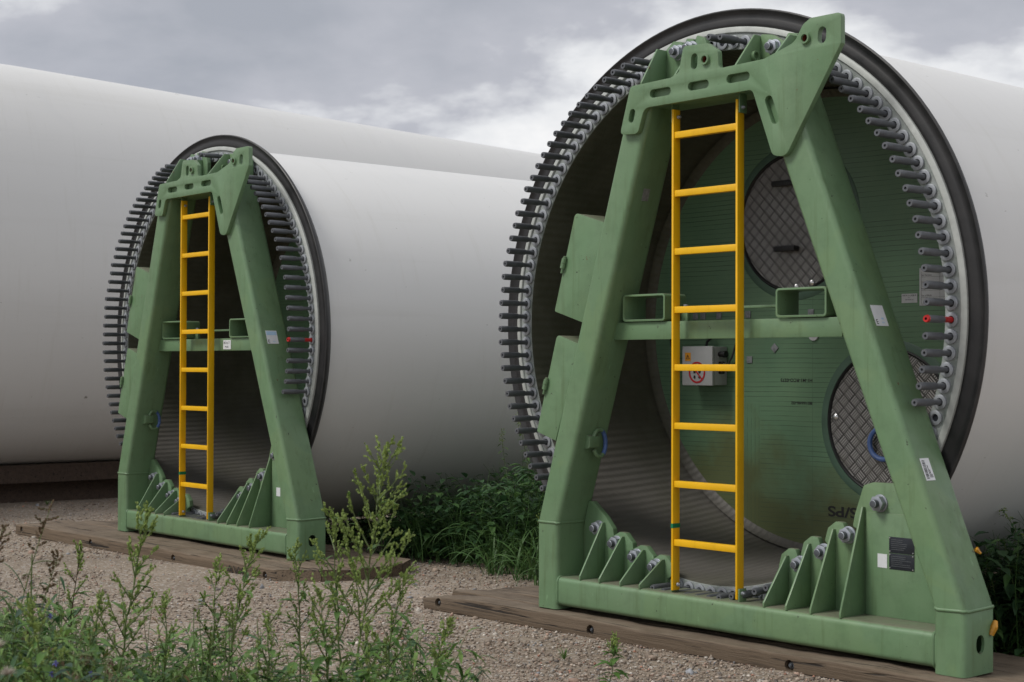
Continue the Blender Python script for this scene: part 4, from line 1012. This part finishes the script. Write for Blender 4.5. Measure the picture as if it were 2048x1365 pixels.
def panicle_weed(u_top, v_top, u_base, depth, label, seed, branches=18, spread=1.0, leafy=1.0, buds=1.0, mats=('stem', 'leaf', 'bud'), start=0.34, r0=0.006, lean=None, name='tall_weed', group='tall weeds along the near verge'):
    rd = random.Random(seed)
    x0 = px_ground(u_base, depth); z0 = ground_z(x0, depth)
    top = Vector((px_ground(u_top, depth) - x0, 0, px_height(v_top, depth) - z0)); h = top.length
    S, Lf, B = MB(), MB(), MB()
    side = Vector((rd.uniform(-1, 1), rd.uniform(-1, 1), 0)) * 0.05 * h
    path = [Vector((0, 0, -0.02)).lerp(top, t / 10) + side * math.sin(math.pi * t / 10) + rvec(rd, 0.006) * (0 if t == 0 else 1) for t in range(11)]
    S.tube(path, [r0 * (1 - 0.85 * t / 10) for t in range(11)], 6)
    def spike(p0, d, L_, dens=1.0):
        pt = curve_path(p0, d, L_, 3, (0, 0, 0.25), rd, 0.1)
        S.tube(pt, [0.0014, 0.0012, 0.0009, 0.0007], 3)
        n = max(3, int(L_ / 0.0060 * buds * dens))
        for k in range(n):
            p, dd = at_path(pt, 0.12 + 0.88 * (k + rd.random()) / n)
            add_bead(B, p + rvec(rd, 0.0035), rd.uniform(0.0030, 0.0062), dd + rvec(rd, 0.8))
    az = rd.uniform(0, 6.28)
    for k in range(branches):
        t = start + (0.97 - start) * (k + 0.5 * rd.random()) / branches
        az += 2.4 + rd.uniform(-.4, .4)
        p, dd = at_path(path, t)
        Lb = h * spread * (0.06 + 0.30 * (1 - t)) * rd.uniform(0.7, 1.2)
        d = Vector((math.cos(az), math.sin(az), 0)) * rd.uniform(0.55, 0.9) + dd
        bp = curve_path(p, d, Lb, 6, (0, 0, rd.uniform(-0.1, 0.5)), rd, 0.05)
        S.tube(bp, [0.0034 * (1 - 0.65 * q / 6) for q in range(7)], 4)
        m_ = max(3, int(Lb / 0.028))
        for q in range(m_):
            tt = 0.22 + 0.78 * (q + rd.random()) / m_
            pp, d2 = at_path(bp, tt)
            a2 = rd.uniform(0, 6.28); o = d2.orthogonal().normalized(); o = (Matrix.Rotation(a2, 3, d2) @ o)
            spike(pp, d2 + o * 0.8, rd.uniform(0.018, 0.055) * (1.15 - 0.5 * tt))
            if rd.random() < 0.5 * leafy: add_leaf(Lf, pp, d2 + o * 1.1, rd.uniform(0.03, 0.065), rd.uniform(0.006, 0.014), 0.3)
        spike(bp[-2], bp[-1] - bp[-2], 0.045)
    for q in range(8):
        pp, d2 = at_path(path, 0.86 + 0.14 * q / 8); spike(pp, d2 + rvec(rd, 0.7), 0.03)
    spike(path[-2], path[-1] - path[-2], h * 0.1, 1.5)
    for k in range(int(34 * leafy)):
        t = 0.05 + 0.75 * rd.random(); az += 2.4
        p, dd = at_path(path, t); L_ = rd.uniform(0.06, 0.125) * (1.15 - 0.5 * t)
        add_leaf(Lf, p, Vector((math.cos(az), math.sin(az), rd.uniform(0.0, 0.7))), L_, L_ * rd.uniform(0.26, 0.42), rd.uniform(0.1, 0.6))
    return link_plant(name, (x0, depth, z0), label, 'weed', group, (('stem', S, mats[0]), ('leaves', Lf, mats[1]), ('flower_buds', B, mats[2])))
G1 = 'tall weeds along the near verge'
panicle_weed(776, 892, 700, 6.05, 'tallest weed, with a feathery pale green top, in front of the left frame', 11, 32, 1.25, 0.35, 1.35)
panicle_weed(668, 1020, 690, 6.3, 'branching weed leaning left in front of the left frame right foot', 12, 14, 1.0, 0.4, 1.2)
panicle_weed(300, 1018, 232, 6.0, 'upright feathery weed in front of the left frame left foot', 13, 20, 0.85, 0.5, 1.3)
panicle_weed(520, 1068, 448, 6.1, 'slender weed leaning right before the middle of the left base beam', 14, 18, 0.8, 0.5, 1.2)
panicle_weed(432, 1122, 398, 6.2, 'short feathery weed left of the slender leaning weed', 15, 11, 0.9, 0.9, 0.8)
panicle_weed(166, 1092, 134, 6.3, 'thin bare-stemmed weed standing alone on gravel at left', 16, 10, 0.55, 0.5, 0.6, mats=('stem_brown', 'leaf', 'bud'), start=0.45)
panicle_weed(905, 1238, 806, 5.9, 'rightmost verge weed, a thin arching stem over open gravel', 17, 8, 0.5, 0.5, 0.7, start=0.6)
panicle_weed(812, 1150, 770, 6.2, 'leafy weed right of the tallest weed', 18, 12, 0.9, 1.2, 0.7)
panicle_weed(590, 1085, 604, 6.3, 'wispy weed between the slender weed and the tallest weed', 19, 11, 0.8, 0.8, 0.7)
panicle_weed(640, 1175, 648, 5.7, 'low bushy weed at the foot of the tallest weed', 20, 12, 1.2, 1.3, 0.6)
panicle_weed(205, 1190, 176, 5.7, 'low green weed left of the upright feathery weed', 21, 10, 1.0, 1.2, 0.6)
panicle_weed(330, 1195, 318, 5.9, 'low open weed right of the upright feathery weed', 22, 9, 0.9, 0.9, 0.7)
panicle_weed(60, 1210, 90, 5.0, 'drooping pale green weed low in the left corner', 23, 12, 1.3, 0.8, 1.0)
panicle_weed(540, 1230, 520, 5.6, 'low tangled weed under the slender leaning weed', 24, 10, 1.2, 1.2, 0.5)
panicle_weed(740, 1240, 742, 5.6, 'low leafy weed just right of the tallest stem', 25, 10, 1.1, 1.3, 0.4)
panicle_weed(1232, 1272, 1216, 7.0, 'small yellow-green sprig before the right mat', 26, 6, 0.5, 0.6, 0.6, r0=0.003, start=0.6)

def seedhead_grass(u_top, v_top, u_base, depth, label, seed):
    rd = random.Random(seed)
    x0 = px_ground(u_base, depth); z0 = ground_z(x0, depth)
    top = Vector((px_ground(u_top, depth) - x0, 0, px_height(v_top, depth) - z0))
    S, Lf, B = MB(), MB(), MB()
    path = [Vector((0, 0, -0.02)).lerp(top, t / 8) + Vector((-0.05, 0, 0)) * math.sin(math.pi * t / 8) for t in range(9)]
    S.tube(path, [0.004 * (1 - 0.7 * t / 8) for t in range(9)], 6)
    for k in range(9):
        p, dd = at_path(path, 0.84 + 0.16 * k / 8)
        d = dd * 0.9 + rvec(rd, 0.9); pt = curve_path(p, d, rd.uniform(0.03, 0.06), 4, (0.1, 0, 0.1), rd, 0.05)
        S.tube(pt, 0.001, 3)
        for q in range(12):
            pp, d2 = at_path(pt, rd.uniform(0.15, 1)); add_bead(B, pp + rvec(rd, 0.004), rd.uniform(0.0028, 0.0042), d2 + rvec(rd, .5), 0, 1.8)
    for k in range(5):
        p, dd = at_path(path, 0.12 + 0.14 * k); add_blade(Lf, p, rd.uniform(0, 6.28), rd.uniform(0.2, 0.34), 0.011, 1.2, 2.2)
    link_plant('seeding_grass', (x0, depth, z0), label, 'grass', 'seeding grasses at the left edge', (('stem', S, 'stem'), ('leaves', Lf, 'grass'), ('seed_head', B, 'seed')))
seedhead_grass(102, 1022, 22, 5.6, 'grass stalk with a branched brown seed head at far left', 31)
seedhead_grass(8, 1058, -20, 5.4, 'brown seed head cut by the left picture edge', 32)
seedhead_grass(118, 1120, 60, 5.3, 'shorter brown-tipped grass stalk beside the blue flowers', 33)

def borage(u_top, v_top, u_base, depth, label, seed, n=10):
    rd = random.Random(seed)
    x0 = px_ground(u_base, depth); z0 = ground_z(x0, depth)
    top = Vector((px_ground(u_top, depth) - x0, 0, px_height(v_top, depth) - z0)); h = top.length
    S, Lf, B, P = MB(), MB(), MB(), MB()
    path = [Vector((0, 0, -0.02)).lerp(top, t / 8) + rvec(rd, 0.006) * (1 if t else 0) for t in range(9)]
    S.tube(path, [0.006 * (1 - 0.6 * t / 8) for t in range(9)], 6)
    for k in range(n):
        t = 0.55 + 0.45 * k / n; az = k * 2.4
        p, dd = at_path(path, t); bp = curve_path(p, Vector((math.cos(az), math.sin(az), 0.7)), rd.uniform(0.04, 0.10), 4, (0, 0, -0.9), rd)
        S.tube(bp, 0.0018, 4)
        for q in range(4):
            pp, d2 = at_path(bp, 0.5 + 0.5 * q / 3)
            for _ in range(5): add_leaf(B, pp + rvec(rd, 0.004), Vector((rd.uniform(-1, 1), rd.uniform(-1, 1), -0.9)), rd.uniform(0.012, 0.02), 0.003, 0.3)
        if k % 3 == 0:
            pp = bp[-1]
            for q in range(5):
                a = q * 1.257; add_leaf(P, pp, Vector((math.cos(a), -0.5, math.sin(a))), 0.012, 0.008, 0.1)
    for k in range(22):
        p, dd = at_path(path, 0.05 + 0.85 * rd.random()); az = rd.uniform(0, 6.28); L_ = rd.uniform(0.06, 0.11)
        add_leaf(Lf, p, Vector((math.cos(az), math.sin(az), 0.4)), L_, L_ * 0.38, 0.5)
    link_plant('blue_flowered_herb', (x0, depth, z0), label, 'flower', 'blue flowered herbs at lower left', (('stem', S, 'stem'), ('leaves', Lf, 'leaf_blue'), ('hairy_buds', B, 'seed'), ('petals', P, 'petal')))
borage(66, 1112, 62, 5.6, 'dark leafy herb with blue flowers at the left edge', 41, 9)
borage(150, 1300, 150, 4.9, 'hairy budded herb with blue flowers low at left', 42, 14)
borage(215, 1318, 212, 4.9, 'hairy herb with open blue flowers near the bottom edge', 43, 12)

def fluff_plant(heads, u_base, depth, label, seed, r_=0.018):
    rd = random.Random(seed)
    x0 = px_ground(u_base, depth); z0 = ground_z(x0, depth)
    S, Lf, B = MB(), MB(), MB()
    for (u, v) in heads:
        top = Vector((px_ground(u, depth) - x0, rd.uniform(-.05, .05), px_height(v, depth) - z0))
        path = [Vector((0, 0, -0.02)).lerp(top, t / 6) + rvec(rd, 0.008) * (1 if 0 < t < 6 else 0) for t in range(7)]
        S.tube(path, [0.0035 * (1 - 0.5 * t / 6) for t in range(7)], 5)
        for q in range(110):
            d = rvec(rd); d.z = abs(d.z) * 0.9 + 0.1; d.normalize()
            add_leaf(B, top, d, r_ * rd.uniform(0.7, 1.15), 0.0022, 0.0)
        for k in range(7):
            p, dd = at_path(path, rd.uniform(0.1, 0.9)); az = rd.uniform(0, 6.28)
            add_leaf(Lf, p, Vector((math.cos(az), math.sin(az), 0.3)), rd.uniform(0.04, 0.08), 0.014, 0.4)
    link_plant('fluffy_seeding_weed', (x0, depth, z0), label, 'weed', 'weeds with pale fluffy heads', (('stem', S, 'stem'), ('leaves', Lf, 'leaf'), ('fluffy_heads', B, 'fluff')))
fluff_plant([(6, 1292), (22, 1350)], 0, 4.0, 'large pale fluffy seed heads in the lower left corner', 51, 0.026)
fluff_plant([(386, 1222), (405, 1217), (432, 1220)], 415, 5.8, 'weed with three small white tufts left of centre', 52, 0.010)
fluff_plant([(455, 1252), (462, 1262)], 452, 5.7, 'weed with a pair of pale tufts under the leaning weed', 53, 0.013)
fluff_plant([(512, 1318), (520, 1232)], 515, 5.6, 'weed with two white tufts one above the other', 54, 0.010)

def verge(n=1150):
    rd = random.Random(61); Lf, S = MB(), MB(); k = 0
    while k < n:
        dep = rd.uniform(4.7, 6.9)
        u = 940 * rd.random() ** 1.6 - 40
        x0 = px_ground(u, dep)
        cl = noise.noise((x0 * 2.6, dep * 2.6, 9.0))
        if u > 200 and cl < rd.uniform(-0.15, 0.25): k += 0.35; continue
        k += 1
        lim = 0.66 if u < 110 else 0.50 if u < 330 else 0.40
        h = rd.uniform(0.25, 1.0) * lim * (0.85 + 0.6 * max(0, cl))
        base = Vector((x0, dep, ground_z(x0, dep) - 0.01))
        path = curve_path(base, Vector((rd.uniform(-.5, .5), rd.uniform(-.4, .4), 1)), h, 6, (rd.uniform(-.6, .6), 0, rd.uniform(-.5, .1)), rd, 0.09)
        kind = rd.random()
        S.tube(path, [0.0022 * (1 - 0.6 * q / 6) for q in range(7)], 4)
        m_ = rd.randint(8, 18); az = rd.uniform(0, 6.28); tone = rd.choice((0, 0, 1, 3, 3))
        if kind > 0.90: tone = 4
        for q in range(m_):
            p, dd = at_path(path, 0.08 + 0.92 * (q + rd.random()) / m_); az += 2.4
            if kind < 0.35: L_ = rd.uniform(0.03, 0.09); w = L_ * rd.uniform(0.3, 0.55)
            elif kind < 0.65: L_ = rd.uniform(0.015, 0.04); w = L_ * 0.3
            elif kind < 0.90: L_ = rd.uniform(0.06, 0.15); w = L_ * rd.uniform(0.08, 0.2)
            else: L_ = rd.uniform(0.02, 0.06); w = L_ * 0.2
            add_leaf(Lf, p, Vector((math.cos(az), math.sin(az), rd.uniform(-.4, .9))), L_, w, rd.uniform(0.0, 0.9), tone if rd.random() < 0.85 else 1)
        if kind < 0.25:
            for q in range(5): add_blade(Lf, base, rd.uniform(0, 6.28), rd.uniform(0.2, 0.5), 0.007, rd.uniform(0.9, 1.5), rd.uniform(0.8, 2.8), 3, 6, rd.uniform(-1, 1))
    mb = MB(); mb.v = Lf.v; mb.f = Lf.f; mb.mi = Lf.mi
    o = len(mb.v); mb.v = mb.v + S.v; mb.f += [[o + i for i in f] for f in S.f]; mb.mi += [2] * len(S.f)
    ob = mb.build('verge_undergrowth', ['leaf', 'leaf_dark', 'stem', 'leaf_light', 'dry'], weld=False, smooth=60)
    tag(ob, 'low tangled green weeds covering the near verge', 'weeds', kind='stuff')
verge()

# ---- between the blades
def at_R(x, y):
    p = loc_w(POS_R, YAW_R, x, y); p.z = ground_z(p.x, p.y); return p
def grass_clump(x, y, label, seed, n=46, L0=0.5, L1=0.85):
    rd = random.Random(seed); B = MB()
    for k in range(n):
        a = rd.uniform(0, 6.28); r_ = 0.10 * math.sqrt(rd.random())
        add_blade(B, (r_ * math.cos(a), r_ * math.sin(a), -0.01), rd.uniform(0, 6.28), rd.uniform(L0, L1), rd.uniform(0.008, 0.016), rd.uniform(0.9, 1.5), rd.uniform(1.6, 3.4), 0, 9, rd.uniform(-1, 1))
    ob = B.build('grass_clump', 'grass', weld=False, smooth=80); ob.location = at_R(x, y)
    tag(ob, label, 'grass', 'arching grass clumps between the blades')
grass_clump(-2.95, 1.70, 'leftmost arching grass clump, under the middle blade', 71, 40, 0.45, 0.75)
grass_clump(-2.55, 1.60, 'low wide grass clump second from the left between the blades', 72, 50, 0.45, 0.80)
grass_clump(-2.10, 1.70, 'tall grass clump in the middle of the growth between the blades', 73, 60, 0.6, 1.0)
grass_clump(-1.85, 1.32, 'grass clump spilling onto the gravel near the timber mat', 74, 44, 0.4, 0.65)
grass_clump(-1.45, 1.25, 'grass clump left of the right frame left foot', 75, 44, 0.4, 0.7)
grass_clump(-1.05, 1.08, 'small grass clump touching the right frame left foot', 76, 30, 0.35, 0.55)
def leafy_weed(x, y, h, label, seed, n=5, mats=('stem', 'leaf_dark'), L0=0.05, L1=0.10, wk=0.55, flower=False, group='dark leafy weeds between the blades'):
    rd = random.Random(seed); S, Lf, B = MB(), MB(), MB()
    for k in range(n):
        d = Vector((rd.uniform(-.35, .35), rd.uniform(-.35, .35), 1)); hh = h * rd.uniform(0.7, 1.05)
        path = curve_path((rd.uniform(-.08, .08), rd.uniform(-.08, .08), -0.01), d, hh, 7, (rd.uniform(-.3, .3), rd.uniform(-.3, .3), -0.1), rd, 0.05)
        S.tube(path, [0.005 * (1 - 0.7 * q / 7) for q in range(8)], 5)
        az = rd.uniform(0, 6.28); m_ = int(hh / 0.028)
        for q in range(m_):
            t = 0.10 + 0.9 * q / m_; p, dd = at_path(path, t); az += 1.57 if q % 2 else 3.14
            L_ = rd.uniform(L0, L1) * (1.15 - 0.6 * t)
            add_leaf(Lf, p, Vector((math.cos(az), math.sin(az), rd.uniform(0, 0.6))), L_ * 1.15, L_ * wk, rd.uniform(0.2, 0.7))
        if flower:
            for q in range(40):
                p, dd = at_path(path, 0.86 + 0.14 * rd.random()); add_bead(B, p + rvec(rd, 0.02), 0.004, rvec(rd))
    p = at_R(x, y)
    return link_plant('leafy_weed', p, label, 'weed', group, (('stem', S, mats[0]), ('leaves', Lf, mats[1]), ('flower_buds', B, 'bud')))
leafy_weed(-2.35, 2.2, 1.25, 'tall yellow-tipped weed rising above the grass between the blades', 81, 4, ('stem', 'leaf'), 0.05, 0.09, 0.4, True)
leafy_weed(-1.90, 2.0, 1.10, 'leafy weed behind the tall grass clump', 82, 6)
leafy_weed(-1.55, 1.9, 1.20, 'dark leafy weed left of the right blade rim', 83, 7)
leafy_weed(-1.20, 1.75, 1.22, 'dense dark weed pressed against the right blade rim', 84, 8)
leafy_weed(-0.95, 1.45, 1.10, 'dark weed half hidden by the right frame left leg', 85, 8)
leafy_weed(-1.30, 1.40, 0.55, 'low bright-tipped weed with tiny buds before the dark weeds', 86, 5, ('stem', 'leaf'), 0.03, 0.06, 0.5, True)
leafy_weed(-2.75, 2.4, 0.60, 'low dark weed at the left end of the growth between the blades', 87, 6)
G2 = 'dark bushes right of the right frame'
leafy_weed(2.30, 1.12, 0.62, 'broad-leaved dark bush right of the right frame foot', 88, 12, ('stem', 'leaf_dark'), 0.07, 0.13, 0.6, False, G2)
leafy_weed(2.52, 1.40, 0.80, 'tall dark bush cut by the right picture edge', 89, 12, ('stem', 'leaf_dark'), 0.05, 0.10, 0.4, True, G2)
leafy_weed(2.12, 1.00, 0.48, 'dark low bush behind the right leg of the right frame', 90, 10, ('stem', 'leaf_dark'), 0.06, 0.12, 0.55, False, G2)
leafy_weed(2.20, 0.92, 0.40, 'leafy bush at the back edge of the right mat', 91, 10, ('stem', 'leaf_dark'), 0.06, 0.12, 0.55, False, G2)
def undergrowth(name, label, zone, hfun, n, seed, at=None):
    at = at or at_R
    rd = random.Random(seed); mb = MB()
    for k in range(n):
        x = rd.uniform(zone[0], zone[1]); y = rd.uniform(zone[2], zone[3]); p = at(x, y)
        h = hfun(x, y)
        z = h * rd.random()
        az = rd.uniform(0, 6.28); L_ = rd.uniform(0.05, 0.12)
        add_leaf(mb, p + Vector((0, 0, z)), Vector((math.cos(az), math.sin(az), rd.uniform(-.2, .7))), L_, L_ * rd.uniform(0.35, 0.6), rd.uniform(0.1, 0.6), 0 if rd.random() < 0.75 else 1)
        if k % 14 == 0: mb.tube([p, p + Vector((rd.uniform(-.15, .15), rd.uniform(-.15, .15), h * 0.55)), p + Vector((rd.uniform(-.3, .3), rd.uniform(-.3, .3), h))], [0.003, 0.002, 0.001], 4, True, 1)
        if k % 9 == 0: add_blade(mb, p, rd.uniform(0, 6.28), rd.uniform(0.25, 0.55), 0.009, rd.uniform(0.9, 1.5), rd.uniform(1.2, 3.0), 1, 6)
    ob = mb.build(name, ['leaf_dark', 'grass', 'stem'], weld=False, smooth=60)
    tag(ob, label, 'weeds', kind='stuff')
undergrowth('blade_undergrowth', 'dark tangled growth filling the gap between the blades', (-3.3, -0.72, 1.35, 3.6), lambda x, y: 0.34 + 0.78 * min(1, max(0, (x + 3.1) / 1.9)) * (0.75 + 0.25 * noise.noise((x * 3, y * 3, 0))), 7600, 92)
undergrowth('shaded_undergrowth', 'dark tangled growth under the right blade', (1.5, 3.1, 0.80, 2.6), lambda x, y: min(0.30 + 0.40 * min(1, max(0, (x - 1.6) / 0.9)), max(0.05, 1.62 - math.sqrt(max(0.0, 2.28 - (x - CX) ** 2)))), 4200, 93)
def at_L(x, y):
    p = loc_w(POS_L, YAW_L, x, y); p.z = ground_z(p.x, p.y); return p
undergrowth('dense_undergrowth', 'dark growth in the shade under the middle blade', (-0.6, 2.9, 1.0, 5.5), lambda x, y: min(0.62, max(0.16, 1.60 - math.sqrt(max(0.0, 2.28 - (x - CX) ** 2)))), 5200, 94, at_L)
# a few weeds in the far yard, left
def tuft(u, v, label, seed):
    dep = H * F / (v - 734.0) * 1.01
    rd = random.Random(seed); B = MB(); x0 = px_ground(u, dep)
    for k in range(22): add_blade(B, (0, 0, -0.005), rd.uniform(0, 6.28), rd.uniform(0.04, 0.09), 0.006, rd.uniform(0.6, 1.4), rd.uniform(0.5, 1.6), 0, 4)
    ob = B.build('small_tuft', 'leaf', weld=False, smooth=60); ob.location = (x0, dep, ground_z(x0, dep)); tag(ob, label, 'grass', 'small tufts in the gravel')
tuft(97, 1002, 'tiny green tuft on the gravel left of the left frame', 95)
tuft(1130, 1325, 'tiny green tuft on the gravel before the right mat', 96)
